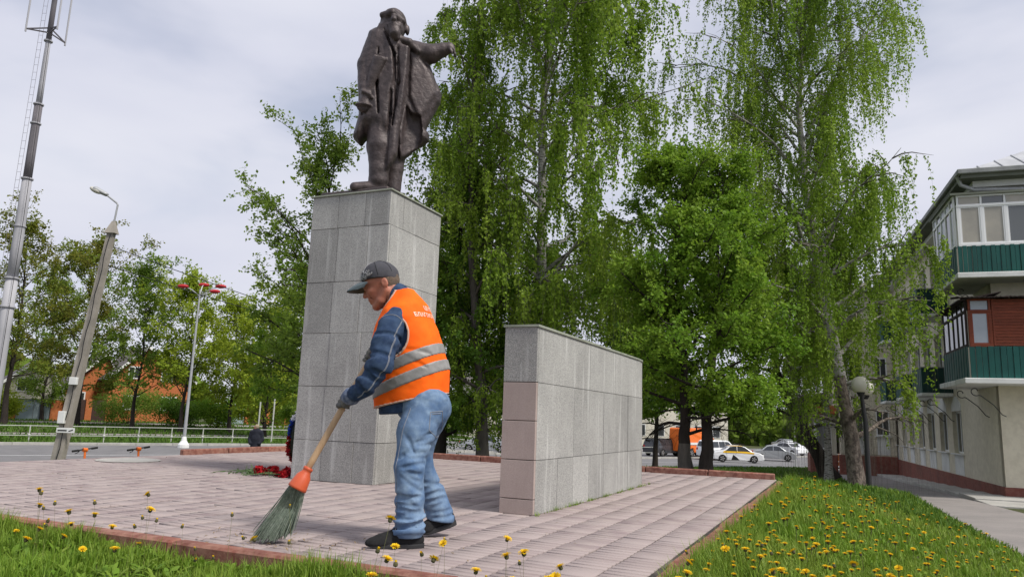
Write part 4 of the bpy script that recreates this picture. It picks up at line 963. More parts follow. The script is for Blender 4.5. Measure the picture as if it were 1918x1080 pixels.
# ---- broom and hands
M['handle'] = mat('broom_handle', (.50, .34, .20), (.40, .26, .15), 3, .6, stretch=(14, 14, 2), spec=.35)
M['socket'] = mat('broom_socket', (.60, .10, .032), (.50, .085, .03), 6, .4, spec=.5)
M['bristle'] = mat('broom_bristles', (.13, .165, .125), (.19, .22, .18), 30, .6, c3=(.05, .075, .055), scale3=70, f3=.5)
h0 = np.array((-1.255, 4.698, .385)); h1 = np.array((-.893, 4.83, 1.175)); ha = n3(h1 - h0)
br = thing('broom', 'broom with wooden handle, orange socket and green bristles held by the sweeper', 'broom', (-1.42, 4.68, 0))
g = G(); g.tube([h0 + (h1 - h0) * t for t in np.linspace(0, 1, 8)], [.0205, .021, .021, .0205, .02, .02, .0195, .018], 14); g.build('handle', M['handle'], br, smooth=True)
def axtube(P0, ax_, prof, n_=18):
    g_ = G(); e1 = n3(np.cross(ax_, (0, 1, 0))); e2 = np.cross(ax_, e1); Vs = []
    for d_, r_ in prof:
        for j in range(n_): a_ = 2 * math.pi * j / n_; Vs.append(P0 + ax_ * d_ + r_ * (math.cos(a_) * e1 + .92 * math.sin(a_) * e2))
    m2 = len(prof); Fs = [(i * n_ + j, i * n_ + (j + 1) % n_, (i + 1) * n_ + (j + 1) % n_, (i + 1) * n_ + j) for i in range(m2 - 1) for j in range(n_)] + [tuple(range(n_))[::-1], tuple(range((m2 - 1) * n_, m2 * n_))]
    g_.add(np.array(Vs), Fs); return g_
sp = np.array((-1.222, 4.7, .447))
axtube(sp, -ha, [(-.004, .027), (.0, .031), (.012, .031), (.016, .028), (.03, .030), (.055, .046), (.125, .060), (.137, .061), (.14, .055)]).build('socket', M['socket'], br, smooth=True)
q = rng(44); g = G(); e1 = n3(np.cross(ha, (0, 1, 0))); e2 = np.cross(ha, e1); bot = sp - ha * .128
for i in range(430):
    a_ = q.uniform(0, 6.283); r_ = math.sqrt(q.uniform(0, 1)); c_, s_ = math.cos(a_) * r_, math.sin(a_) * r_
    P0 = bot + e1 * c_ * .05 + e2 * s_ * .046
    tx = -1.412 + c_ * .115 * (1 if e1[0] > 0 else -1) + q.normal(0, .018); ty = 4.68 + s_ * .07 + q.normal(0, .006); tz = .002 + abs(q.normal(0, .012)) + max(0, c_ * (1 if e1[0] > 0 else -1)) * .045
    P2 = np.array((tx, ty, tz)); P1 = P0 * .45 + P2 * .55 + np.array((.012, 0, .012)) * (.5 + c_) + q.normal(0, .004, 3); L_ = 1 - abs(q.normal(0, .13)); P2 = P1 + (P2 - P1) * L_
    g.tube([P0, P0 * .3 + P1 * .7 - np.array((0, 0, .003)), P1 * .5 + P2 * .5 + q.normal(0, .002, 3), P2], [.0031, .003, .0027, .002], 4)
o = g.build('bristles', M['bristle'], br); tag(o, kind='stuff')
def hand(c, wr, flip, mt, cuffm):
    c = np.array(c); w_ = np.array(wr) - c; w_ = n3(w_ - ha * (w_ @ ha)); t_ = np.cross(ha, w_) * flip
    S = Sdf(np.minimum(c, wr) - .13, np.maximum(c, wr) + .13, .005); rr = .021
    S.bx(c + w_ * .040 + t_ * -.004, (.030, .020, .045), [w_, t_, ha], .01, rnd=.018)
    for i in range(4):
        hpos = .038 - .026 * i; L_ = (1.0, 1.1, 1.05, .85)[i]; pts = []
        for k in range(5):
            a_ = R(35 + 52 * k * L_); rad = rr + .0115; pts.append(c + ha * (hpos - .003 * k) + w_ * math.cos(a_) * rad * (1.25 if k == 0 else 1) + t_ * math.sin(a_) * rad * 1.05)
        S.chain(pts, [.0135, .0132, .0125, .0118, .0105], .006)
    pts = [c + w_ * .04 - t_ * .014 + ha * .03, c + w_ * .012 - t_ * .034 + ha * .042, c - w_ * .02 - t_ * .03 + ha * .045, c - w_ * .034 - t_ * .006 + ha * .043]; S.chain(pts, [.019, .015, .0135, .0115], .01)
    S.cap(c + w_ * .05, np.array(wr), .032, .034, .02); S.noise(.0015, 60, 3); V, F = S.surf(); o_ = obj('glove', V, F, mt, man, smooth=True)
    S = Sdf(np.minimum(c, wr) - .13, np.maximum(c, wr) + .13, .006); dd = n3(np.array(wr) - c); S.cap(c + dd * .03 + np.array((0, -.004, .016)), c + dd * .12, .042, .056, .01); S.noise(.004, 40, 4, True); V, F = S.surf(); obj('glove_cuff', V, F, cuffm, man, smooth=True)
hc = h0 + ha * ((.862 - h0[2]) / ha[2]); hand(hc, (-.968, 4.646, .905), -1, M['glove'], M['cuff'])
hc2 = h0 + ha * ((1.165 - h0[2]) / ha[2]); hand(hc2, (-.80, 4.90, 1.15), 1, M['glove'], M['cuff'])
# ------------------------------------------------------------------ trees
def leafmat(name, a, b, tint, trans=.5): return mat(name, a, b, 1.2, .6, spec=.25, tint=tint, trans=trans, lo=.4, hi=.6)
M['leaf_birch'] = leafmat('birch_leaf', (.15, .27, .018), (.19, .32, .028), (.29, .40, .045))
M['leaf_lime'] = leafmat('lime_leaf', (.13, .26, .02), (.165, .30, .026), (.26, .38, .04))
M['leaf_maple'] = leafmat('maple_leaf', (.13, .225, .026), (.16, .26, .03), (.24, .33, .05))
M['leaf_olive'] = leafmat('olive_leaf', (.20, .20, .03), (.24, .22, .035), (.17, .26, .03))
M['leaf_yellow'] = leafmat('young_leaf', (.28, .36, .028), (.22, .33, .026), (.36, .42, .04))
M['leaf_dark'] = leafmat('dark_leaf', (.08, .17, .02), (.10, .20, .022), (.15, .26, .028))
M['bark'] = mat('bark_dark', (.045, .036, .03), (.025, .02, .018), 9, .95, bump=.8, bscale=30, stretch=(1, 1, .25), bdist=.03)
M['bark_grey'] = mat('bark_grey', (.15, .13, .11), (.09, .08, .07), 9, .95, bump=.8, bscale=26, stretch=(1, 1, .3), bdist=.03)
M['bark_birch'] = mat('bark_birch', (.45, .44, .41), (.035, .03, .028), 5, .85, stretch=(1.2, 1.2, 5), lo=.52, hi=.60, c3=(.2, .18, .16), scale3=7, f3=.6, bump=.5, bscale=20, bdist=.02)
M['bark_birch_base'] = mat('bark_birch_base', (.27, .225, .19), (.085, .068, .06), 8, .95, stretch=(1.3, 1.3, .8), lo=.4, hi=.62, bump=1, bscale=18, bdist=.05)
def polytube(pts, r0, r1, n, V, F, off, C=None):
    P = np.asarray(pts); k = len(P); T = np.gradient(P, axis=0); T /= np.linalg.norm(T, axis=1)[:, None] + 1e-9
    ref = np.where(np.abs(T[:, 2:3]) < .8, np.array([[0, 0, 1.]]), np.array([[1., 0, 0]])); e1 = np.cross(T, ref); e1 /= np.linalg.norm(e1, axis=1)[:, None] + 1e-9; e2 = np.cross(T, e1)
    rr = np.linspace(r0, r1, k) if np.isscalar(r0) else np.asarray(r0); a = np.arange(n) * 2 * math.pi / n
    V.append((P[:, None, :] + rr[:, None, None] * (np.cos(a)[None, :, None] * e1[:, None, :] + np.sin(a)[None, :, None] * e2[:, None, :])).reshape(-1, 3))
    i = np.arange(k - 1)[:, None] * n; j = np.arange(n)[None, :]; jn = (j + 1) % n
    F.append(np.stack([i + j, i + jn, i + n + jn, i + n + j], -1).reshape(-1, 4) + off); return off + k * n
def interp(P, t):
    P = np.asarray(P); s = np.clip(t, 0, 1) * (len(P) - 1); i = np.minimum(s.astype(int), len(P) - 2); f = (s - i)[:, None]; return P[i] * (1 - f) + P[i + 1] * f
def unit(v): return v / (np.linalg.norm(v, axis=-1, keepdims=True) + 1e-9)
def leaves(q, C, A, size, wr=.62, hang=0., flat=0.):
    """rhombic leaf blades at C with long axis A"""
    n = len(C); nrm = unit(q.normal(size=(n, 3)) + np.array([0, 0, flat])); A = unit(A + q.normal(0, .55, (n, 3))); B = unit(np.cross(A, nrm)); s = size * q.uniform(.65, 1.25, (n, 1))
    V = np.stack([C, C + A * s * .45 + B * s * wr * .5, C + A * s, C + A * s * .45 - B * s * wr * .5], 1)
    V[:, 2] += np.cross(A, B) * s * .12
    return V.reshape(-1, 3), np.arange(n * 4).reshape(-1, 4)
def tree(name, label, trunk, r0, prof, t0, nl, nsub, ntw, N, size, leafm, barkm, seed, weep=0., e0=35, e1=60, group=None, cat='tree', twl=.45, gap=.0, base_bark=None, xs=(1, 1), tint_hi=1., lean=(0, 0), zmin=None, bark_h=1.4):
    q = rng(seed); trunk = np.array(trunk, float); b = trunk[0].copy()
    root = thing(name, label, cat, b, group)
    tt = np.linspace(0, 1, 26); TP = interp(trunk, tt); TP[1:-1] += np.cumsum(q.normal(0, .02, (24, 3)), 0) * .6; H_ = trunk[-1][2] - b[2]
    V, F, o = [], [], 0
    rad = r0 * (1 - .93 * tt ** .9) * (1 + .35 * np.exp(-tt * H_ / .35)); o = polytube(TP, rad, None, 12, V, F, o)
    BVt, BF_, bo = [], [], 0; TW = []; TWc = []
    pt_, pr_ = zip(*prof)
    for i in range(nl):
        t = t0 + (1 - t0) * ((i + q.uniform(.1, .9)) / nl) ** .92; P0 = interp(TP, np.array([t]))[0]; Rr = float(np.interp(t, pt_, pr_)) * q.uniform(.62, 1.12)
        az = i * 2.39996 + q.uniform(-.4, .4); el = R(e0 + (e1 - e0) * (t - t0) / (1 - t0) + q.uniform(-12, 12)); ax = np.array([math.cos(az) * xs[0], math.sin(az) * xs[1], 0])
        L = Rr / max(math.cos(el), .35); d = ax * math.cos(el) + np.array([lean[0], lean[1], math.sin(el)]); P = [P0]; n_ = 7
        for k in range(n_):
            d = d + q.normal(0, .10, 3) + np.array([0, 0, -(.16 if weep else .03) * (k > 2)]); d /= np.linalg.norm(d); P.append(P[-1] + d * L / n_)
        P = np.array(P); rl = max(.012, r0 * .36 * (1 - t * .7)); o = polytube(P, rl, .006, 6, V, F, o)
        lt = q.uniform(0, 1)
        for s_ in range(nsub):
            ts = .22 + .78 * (s_ + q.uniform(0, 1)) / nsub; Q0 = interp(P, np.array([ts]))[0]; dd = unit(unit(P[-1] - P[0]) * .6 + unit(q.normal(size=3)) * np.array([1, 1, .5]) * .9 + np.array([0, 0, .1])); Ls = L * q.uniform(.22, .42) * (1.15 - .5 * ts)
            Q = [Q0]
            for k in range(4): dd = unit(dd + q.normal(0, .16, 3) - np.array([0, 0, .12 if weep else 0])); Q.append(Q[-1] + dd * Ls / 4)
            Q = np.array(Q); bo = polytube(Q, max(.006, rl * .42), .003, 4, BVt, BF_, bo)
            m = ntw; tw = q.uniform(.1, 1, m); W0 = interp(Q, tw); cl = np.clip(lt * .5 + q.uniform(-.15, .65), 0, 1)
            if weep:
                Lw = weep * q.uniform(.25, 1.0, m) ** 1.3; D0 = unit(dd * .5 + q.normal(0, .35, (m, 3)) + np.array([0, 0, .1])); steps = np.linspace(0, 1, 6)[None, :, None]
                Wp = W0[:, None, :] + D0[:, None, :] * (.28 * (1 - np.exp(-3 * steps))) * np.minimum(1, Lw)[:, None, None] - np.array([0, 0, 1.])[None, None, :] * (steps ** 1.35) * Lw[:, None, None] + np.cumsum(q.normal(0, .018, (m, 6, 3)), 1)
            else:
                Lw = twl * q.uniform(.5, 1.2, m); D0 = unit(dd * .7 + q.normal(0, .8, (m, 3)) + np.array([0, 0, .15])); steps = np.linspace(0, 1, 4)[None, :, None]
                Wp = W0[:, None, :] + D0[:, None, :] * steps * Lw[:, None, None] - np.array([0, 0, 1.]) * steps ** 2 * .15 * Lw[:, None, None] + np.cumsum(q.normal(0, .02, (m, 4, 3)), 1)
            for j in range(m): bo = polytube(Wp[j], .0035 if not weep else .0028, .0015, 3, BVt, BF_, bo)
            TW.append(Wp); TWc.append(np.full(m, cl))
    TW = np.concatenate(TW); TWc = np.concatenate(TWc); z_ = TW[:, :, 2].min(1); keep = z_ > (b[2] + .25 if zmin is None else zmin + .9 * np.sin(TW[:, 0, 0] * 2.3 + TW[:, 0, 1]) * (weep > 0)); TW, TWc = TW[keep], TWc[keep]
    Lg = np.linalg.norm(np.diff(TW, axis=1), axis=2).sum(1); pw = Lg / Lg.sum(); idx = q.choice(len(TW), N, p=pw)
    s = q.uniform(.05, 1, N) * (TW.shape[1] - 1); i0 = np.minimum(s.astype(int), TW.shape[1] - 2); f = (s - i0)[:, None]
    C = TW[idx, i0] * (1 - f) + TW[idx, i0 + 1] * f + q.normal(0, .022 if weep else .035, (N, 3)) * (size / .06)
    A = TW[idx, i0 + 1] - TW[idx, i0]; A = unit(A) * .5 + np.array([0, 0, -.55 if weep else -.1]) + q.normal(0, .35, (N, 3))
    LV, LF = leaves(q, C, A, size, .66 if weep else .72, flat=.0 if weep else .9)
    tint = np.clip(TWc[idx] * .75 + q.normal(0, .17, N), 0, 1) * tint_hi
    bl = [base_bark or barkm, barkm]; VV = np.concatenate(V); FF = np.concatenate(F)
    mi = (VV[FF[:, 0], 2] > b[2] + (bark_h if base_bark else -9)).astype(int)
    obj('trunk', VV, FF, bl, root, smooth=True, midx=mi)
    BVn = np.concatenate(BVt); nb = len(BVn); allV = np.concatenate([BVn, LV]); allF = np.concatenate([np.concatenate(BF_), LF + nb])
    cr = obj('crown', allV, allF, [leafm, M['bark'] if not weep else M['bark_grey']], root, attrs={'tint': np.concatenate([np.zeros(nb), np.repeat(tint, 4)])}, midx=np.concatenate([np.ones(sum(map(len, BF_)), int), np.zeros(len(LF), int)]))
    return root
# birch behind the wall, birch by the globe lamp
tree('birch_tree', 'large weeping birch rising behind the granite wall', [(.74, 17, -.45), (.72, 17, 2), (.70, 17, 4), (.6, 17, 8), (.9, 17.1, 12), (.8, 17, 16.5)], .19, [(.2, 1.6), (.3, 2.9), (.5, 3.5), (.7, 3.3), (.88, 2.4), (1, .6)], .22, 66, 8, 10, 190000, .084, M['leaf_birch'], M['bark_birch'], 101, weep=2.1, e0=28, e1=58, base_bark=M['bark_birch_base'], zmin=2.2)
tree('birch_tree', 'tall weeping birch standing beside the globe lamp post', [(10.24, 22, -1.0), (10.12, 22, .6), (9.5, 22.1, 4.65), (9.16, 22.1, 6.8), (8.97, 22.1, 10.8), (9.35, 22.1, 14.2), (9.8, 22.1, 19.6)], .25, [(.12, 2.0), (.3, 3.0), (.45, 3.3), (.65, 3.3), (.85, 2.8), (1, .8)], .15, 76, 8, 9, 190000, .084, M['leaf_birch'], M['bark_birch'], 102, weep=2.7, e0=24, e1=58, base_bark=M['bark_birch_base'], zmin=1.0, bark_h=2.4)
# slim pair in front of the road
tree('lime_tree', 'young lime tree with grey painted trunk foot behind the red kerb', [(3.14, 13.25, -.13), (3.12, 13.25, 1.2), (3.05, 13.3, 3), (2.9, 13.3, 5.5)], .125, [(.15, 1.1), (.3, 1.75), (.5, 1.75), (.75, 1.25), (1, .3)], .19, 30, 6, 8, 40000, .066, M['leaf_lime'], M['bark'], 103, e0=6, e1=55, base_bark=M['bark_grey'], twl=.42, zmin=.95, bark_h=.55)
tree('lime_tree', 'young lime tree with all dark trunk, right of its twin', [(3.42, 12.95, -.12), (3.45, 12.95, 1.2), (3.6, 13.0, 3), (3.75, 13.0, 5.4)], .12, [(.15, 1.0), (.3, 1.6), (.5, 1.55), (.75, 1.1), (1, .3)], .22, 28, 6, 8, 36000, .066, M['leaf_lime'], M['bark'], 104, e0=6, e1=50, twl=.42, zmin=.85)
# behind the pedestal
tree('birch_tree', 'slender birch with thin crown right of the pedestal', [(-.50, 16.6, -.45), (-.62, 16.6, 1.5), (-.95, 16.6, 4.77), (-1.1, 16.6, 7.5), (-1.0, 16.6, 10.5)], .15, [(.08, .9), (.25, 1.5), (.5, 1.6), (.8, 1.2), (1, .3)], .10, 36, 6, 7, 42000, .07, M['leaf_birch'], M['bark_grey'], 105, weep=1.2, e0=25, e1=62)
tree('deciduous_tree', 'dark leafy tree in the gap behind the sweeper', [(-1.52, 17.2, -.5), (-1.5, 17.2, 1.2), (-1.35, 17.3, 3), (-1.2, 17.3, 6.0)], .14, [(.1, 1.1), (.3, 1.8), (.6, 1.6), (1, .4)], .14, 24, 6, 8, 38000, .07, M['leaf_dark'], M['bark'], 106, e0=10, e1=55)
tree('maple_tree', 'loose maple with upswept limbs left of the pedestal', [(-4.55, 18.4, -.6), (-4.6, 18.4, 1), (-4.8, 18.4, 2.8), (-5.0, 18.4, 4.8), (-4.9, 18.4, 7.0)], .17, [(.1, 1.1), (.2, 1.7), (.4, 2.1), (.7, 1.7), (1, .5)], .13, 30, 6, 7, 26000, .085, M['leaf_maple'], M['bark'], 107, e0=22, e1=62, twl=.5)
tree('deciduous_tree', 'bright leafy tree low beside the pedestal left edge', [(-6.2, 23.5, -1.1), (-6.2, 23.5, 1), (-6.3, 23.5, 3.0), (-6.2, 23.5, 5.2)], .14, [(.15, 1.2), (.4, 2.1), (.7, 1.7), (1, .4)], .16, 22, 5, 7, 22000, .09, M['leaf_lime'], M['bark'], 108, e0=10, e1=55)
# right-hand background
tree('birch_tree', 'dark leaning birch whose trunk bends left over the lawn', [(12.9, 30.1, -1.2), (12.55, 30.1, -.3), (11.6, 30.1, 1.3), (10.9, 30.1, 3.0), (10.7, 30.1, 5), (10.9, 30.1, 8)], .36, [(.3, 1.8), (.5, 2.6), (.75, 2.2), (1, .6)], .30, 26, 6, 8, 48000, .085, M['leaf_birch'], M['bark'], 109, weep=1.8, e0=20, e1=55, zmin=1.2)
tree('birch_tree', 'weeping birch hanging in front of the far wing', [(12.4, 29.0, -1.2), (12.4, 29.0, 2), (12.5, 29.0, 5), (12.8, 29.0, 8.5)], .15, [(.15, 1.2), (.4, 1.7), (.7, 1.5), (1, .4)], .2, 24, 5, 7, 24000, .085, M['leaf_birch'], M['bark_birch'], 110, weep=1.6, e0=15, e1=55, zmin=2.0)
for i, (x, y, h, r_, m_, lb) in enumerate(((5.2, 33, 6.5, 2.6, 'leaf_dark', 'dark bushy tree behind the twin limes'), (1.2, 27, 7.5, 2.4, 'leaf_dark', 'dark tree behind the large birch'), (20.5, 49, 8.5, 3.0, 'leaf_birch', 'green tree beyond the leaning birch'), (7.5, 38, 9, 3.0, 'leaf_birch', 'pale green tree behind the right lime'), (-2.6, 27, 8.0, 2.5, 'leaf_birch', 'pale green tree seen between pedestal and birch'))):
    z = float(gh(np.array([x]), np.array([y]))[0]) - .1
    tree('deciduous_tree', lb, [(x, y, z), (x + .1, y, z + h * .3), (x - .1, y, z + h * .6), (x, y, z + h)], .15, [(.15, r_ * .6), (.35, r_), (.6, r_ * .9), (1, r_ * .2)], .24, 24, 5, 7, 24000, .12, M[m_], M['bark'], 120 + i, e0=15, e1=60, twl=.6, zmin=(1.0 if y > 30 else None))
# across the road on the left
FT = [(-41.5, 62, 15.6, 5.2, 'leaf_olive', 'tall olive-brown tree at the left edge behind the mast', .38), (-37.8, 66, 15.0, 4.6, 'leaf_olive', 'tall olive tree behind the leaning concrete lamp pole', .36), (-31.9, 64, 12.8, 3.6, 'leaf_maple', 'green tree with straight trunk in front of the brick house', .34),
      (-26.9, 62, 11.8, 3.6, 'leaf_yellow', 'yellow-green tree behind the red-headed street lamp', .34), (-24.4, 66, 10.4, 3.6, 'leaf_yellow', 'low yellow-green tree with dark trunk near the container', .32), (-19.3, 60, 9.6, 3.8, 'leaf_yellow', 'yellow-green tree next to the maple left of the pedestal', .15), (-46.5, 75, 13, 4.2, 'leaf_maple', 'green tree behind the white gabled house', .2)]
for i, (x, y, h, r_, m_, lb, t0) in enumerate(FT):
    z = float(gh(np.array([x]), np.array([y]))[0]) - .1
    tree('roadside_tree', lb, [(x, y, z), (x - .1, y, z + h * .2), (x + .2, y, z + h * .5), (x - .3, y, z + h)], .28 if i < 2 else .2, [(.2, r_ * .6), (.4, r_), (.65, r_ * .95), (.85, r_ * .6), (1, r_ * .2)], t0, 28, 6, 6, 15000, .21, M[m_], M['bark'], 140 + i, e0=28, e1=66, twl=.95)
def shrub(name, label, c, r_, h, N, size, lm, seed, group=None):
    q = rng(seed); z = float(gh(np.array([c[0]]), np.array([c[1]]))[0]) - .05; root = thing(name, label, 'shrub', (c[0], c[1], z), group)
    cl = unit(q.normal(size=(26, 3))) * q.uniform(.3, .85, (26, 1)) * np.array([r_, r_, h * .5]) + np.array([c[0], c[1], z + h * .5]); k = q.integers(0, 26, N); D = unit(q.normal(size=(N, 3))); C = cl[k] + D * q.uniform(.5, 1, (N, 1)) * np.array([r_ * .38, r_ * .38, h * .24])
    C[:, 2] = np.maximum(C[:, 2], z + .05); LV, LF = leaves(q, C, D, size, .7, flat=.8); obj('foliage', LV, LF, lm, root, attrs={'tint': np.repeat(np.clip(q.uniform(0, 1, 26)[k] * .7 + q.normal(0, .15, N), 0, 1), 4)})
    V, F, o = [], [], 0
    for i in range(9): 
        e = cl[i]; o = polytube(np.array([(c[0], c[1], z - .05), ((c[0] + e[0]) / 2, (c[1] + e[1]) / 2, z + h * .3), e]), .03, .008, 5, V, F, o)
    obj('stems', np.concatenate(V), np.concatenate(F), M['bark'], root)
for i, (x, y, r_, h, m_, lb) in enumerate(((-44.5, 65, 2.4, 3.2, 'leaf_yellow', 'bright bush at the left edge before the garage'), (-36.5, 72, 3.2, 3.8, 'leaf_maple', 'broad bush in front of the brick house'), (-31.3, 72.5, 2.6, 3.0, 'leaf_dark', 'dark bush at the corner of the brick house'), (-27.6, 71, 2.4, 3.3, 'leaf_lime', 'round green bush beside the pale container'), (-15.5, 62, 3.0, 4.0, 'leaf_lime', 'bush partly hidden by the pedestal, left side'), (2.2, 15.6, .35, .3, 'leaf_dark', 'small leafy clump at the foot of the lime trees'), (-2.2, 20, 1.6, 2.2, 'leaf_dark', 'dark bush behind the sweeper'))):
    shrub('shrub', lb, (x, y), r_, h, 9000 if y > 30 else 4500, .16 if y > 30 else .07, M[m_], 160 + i)
# far wood that closes the horizon
q = rng(200); N = 60000; a = q.uniform(R(-52), R(52), N); rr = q.uniform(135, 175, N); hh = 7 + 3.5 * np.sin(a * 17) + 2.5 * np.sin(a * 43 + 1) + 1.5 * np.sin(a * 91)
C = np.stack([np.sin(a) * rr, np.cos(a) * rr, -3 + np.sqrt(q.uniform(0, 1, N)) * hh], 1); LV, LF = leaves(q, C, q.normal(size=(N, 3)), 1.5, .8)
o = obj('distant_wood', LV, LF, M['leaf_maple'], attrs={'tint': np.repeat(np.clip(q.normal(.4, .3, N), 0, 1), 4)}); tag(o, 'distant wood closing the horizon behind the houses', 'wood', kind='stuff')

# ------------------------------------------------------------------ grass
M['grass'] = mat('grass_blade', (.12, .235, .018), (.165, .29, .024), 1.3, .6, spec=.3, tint=(.24, .32, .045), trans=.35, lo=.4, hi=.6)
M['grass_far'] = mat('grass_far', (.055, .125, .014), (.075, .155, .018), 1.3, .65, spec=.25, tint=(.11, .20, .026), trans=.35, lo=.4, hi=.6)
def clear(x, y):
    u, v = uv(PF, x, y); bu, bv = uv(BF, x, y); rn = uv(RF, x, y)[1]
    ok = ~((u > PU0 - 2.6) & (u < PU1 + .08) & (v > PV0 - .12) & (v < PV1 + .1)) & ~((bu > -3.45) & (bv < 36)) & ~((rn > 30.7) & (rn < 48))
    rs = uv(RF, x, y)[0]; return ok & ~((rn > 48) & (rn < 66.2) & (rs > 27)) & ~((rn > 60) & (rn < 62.3)) & ~((rn > 78) & (rn < 83))
def blades(name, x, y, h, w, m, seed, label):
    q = rng(seed); ok = clear(x, y); x, y, h, w = x[ok], y[ok], h[ok], w[ok]; n = len(x); z = gh(x, y) - .01
    a = q.uniform(0, 6.283, n); lean = q.uniform(.05, .75, n) * h; dx, dy = np.cos(a), np.sin(a); bx, by = -dy * w / 2, dx * w / 2
    V = np.zeros((n, 5, 3)); h1 = h * .55
    V[:, 0] = np.stack([x - bx, y - by, z], 1); V[:, 1] = np.stack([x + bx, y + by, z], 1)
    mx, my = x + dx * lean * .32, y + dy * lean * .32
    V[:, 2] = np.stack([mx + bx * .85, my + by * .85, z + h1], 1); V[:, 3] = np.stack([mx - bx * .85, my - by * .85, z + h1], 1)
    V[:, 4] = np.stack([x + dx * lean, y + dy * lean, z + np.sqrt(np.maximum(h * h - lean * lean * .8, .0001))], 1)
    i = np.arange(n)[:, None] * 5; T = np.concatenate([i + np.array([[0, 1, 2]]), i + np.array([[0, 2, 3]]), i + np.array([[3, 2, 4]])])
    t = np.clip(.5 + .35 * np.sin(x * 2.3 + 1.1 * np.sin(y * 1.7)) * np.sin(y * 1.9 + x) + q.normal(0, .22, n), 0, 1)
    o = obj(name, V.reshape(-1, 3), T, m, attrs={'tint': np.repeat(t, 5)}); return tag(o, label, 'grass', kind='stuff')
q = rng(300)
# near: in front of the kerb
n = 62000; u = q.uniform(-6.5, -.3, n); v = PV0 - .12 - np.abs(q.uniform(0, 1.9, n)); P = PF(np.stack([u, v, 0 * u], 1)); keep = (P[:, 1] > 2.4) & (np.abs(P[:, 0]) < P[:, 1] * .8 + .5); P = P[keep]
cl = .5 + .5 * np.sin(P[:, 0] * 5.1 + 2 * np.sin(P[:, 1] * 3.7)); hh = (.04 + .075 * q.uniform(0, 1, len(P)) ** 1.4) * (.65 + .7 * cl)
blades('front_lawn_grass', P[:, 0], P[:, 1], hh, q.uniform(.003, .0065, len(P)), M['grass'], 301, 'fresh grass growing along the near edge of the paving')
n = 16000; u = q.uniform(-6.2, -.8, n); cl = np.clip(.5 + .6 * np.sin(u * 2.6 + 1.2) + .35 * np.sin(u * 7.1), 0, 1.2); v = PV0 - .11 - np.abs(q.normal(0, .09, n)); P = PF(np.stack([u, v, 0 * u], 1)); blades('front_kerb_tufts', P[:, 0], P[:, 1], (.04 + .12 * q.uniform(0, 1, n) ** 1.5) * (.25 + .9 * cl), q.uniform(.004, .008, n), M['grass'], 306, 'long grass tufts against the front kerb')
# right lawn
n = 150000; d = 2.5 * (26 / 2.5) ** q.uniform(0, 1, n); a = q.uniform(R(4), R(46), n); x = d * np.sin(a); y = d * np.cos(a); u, v = uv(PF, x, y); ok = (u > PU1 + .1); x, y, d, u = x[ok], y[ok], d[ok], u[ok]
edge = np.exp(-np.maximum(u - PU1, 0) / .35); hh = (.045 + .075 * q.uniform(0, 1, len(x)) ** 1.3) * (1 + .8 * edge) * (.8 + .4 * np.sin(x * 3 + y * 2.2) ** 2); blades('right_lawn_grass', x, y, hh, .0035 + .0009 * d * q.uniform(.6, 1.2, len(x)), M['grass'], 302, 'green lawn with dandelions right of the paving')
n = 15000; v = 2.4 + (PV1 - 2.2) * q.uniform(0, 1, n) ** 1.5; u = PU1 + .09 + np.abs(q.normal(0, .12, n)); P = PF(np.stack([u, v, 0 * u], 1)); cl = .5 + .5 * np.sin(v * 4.3 + 1.7 * np.sin(v * 9)); blades('kerb_tufts', P[:, 0], P[:, 1], (.05 + .17 * q.uniform(0, 1, n) ** 1.6) * (.55 + .6 * cl), q.uniform(.004, .008, n), M['grass'], 305, 'long grass tufts overhanging the right kerb')
# behind the square
n = 120000; d = 12 * (60 / 12) ** q.uniform(0, 1, n); a = q.uniform(R(-40), R(34), n); x = d * np.sin(a); y = d * np.cos(a); u, v = uv(PF, x, y); ok = (v > PV1 + .1) | (u < PU0 - 2.6) | (u > 0); x, y, d = x[ok], y[ok], d[ok]
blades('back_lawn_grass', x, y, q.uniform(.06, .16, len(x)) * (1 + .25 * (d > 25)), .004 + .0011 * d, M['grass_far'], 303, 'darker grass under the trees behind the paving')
n = 50000; s_ = q.uniform(-30, 70, n); r_ = q.uniform(49, 90, n); P = RF(np.stack([s_, r_, 0 * s_], 1)); blades('verge_grass', P[:, 0], P[:, 1], q.uniform(.12, .3, n), q.uniform(.06, .12, n), M['grass_far'], 304, 'green verge across the road')
# broad weeds
def weeds(name, x, y, L, seed, label, m):
    q = rng(seed); ok = clear(x, y); x, y = x[ok], y[ok]; n = len(x); z = gh(x, y); k = 7; a = q.uniform(0, 6.283, (n, k)); l = L * q.uniform(.5, 1.1, (n, k)); e = q.uniform(.25, 1.1, (n, k)); w = l * q.uniform(.07, .15, (n, k))
    d = np.stack([np.cos(a) * np.cos(e), np.sin(a) * np.cos(e), np.sin(e)], -1); b = np.stack([-np.sin(a), np.cos(a), 0 * a], -1); C = np.stack([x, y, z], -1)[:, None, :] + 0 * d
    st = [(0, .15), (.35, .8), (.65, 1.), (.9, .55), (1., .05)]; V = []
    for t, ww in st:
        c = C + d * (l * t)[..., None] - np.array([0, 0, 1.]) * (l * t * t * .35)[..., None]; V += [c - b * (w * ww)[..., None], c + b * (w * ww)[..., None]]
    V = np.stack(V, 2).reshape(-1, 3); m_ = n * k; i = np.arange(m_)[:, None] * 10; F = np.concatenate([i + np.array([[2 * j, 2 * j + 1, 2 * j + 3, 2 * j + 2]]) for j in range(4)])
    o = obj(name, V, F, m, attrs={'tint': np.repeat(np.clip(q.normal(.35, .3, m_), 0, 1), 10)}); return tag(o, label, 'weeds', kind='stuff')
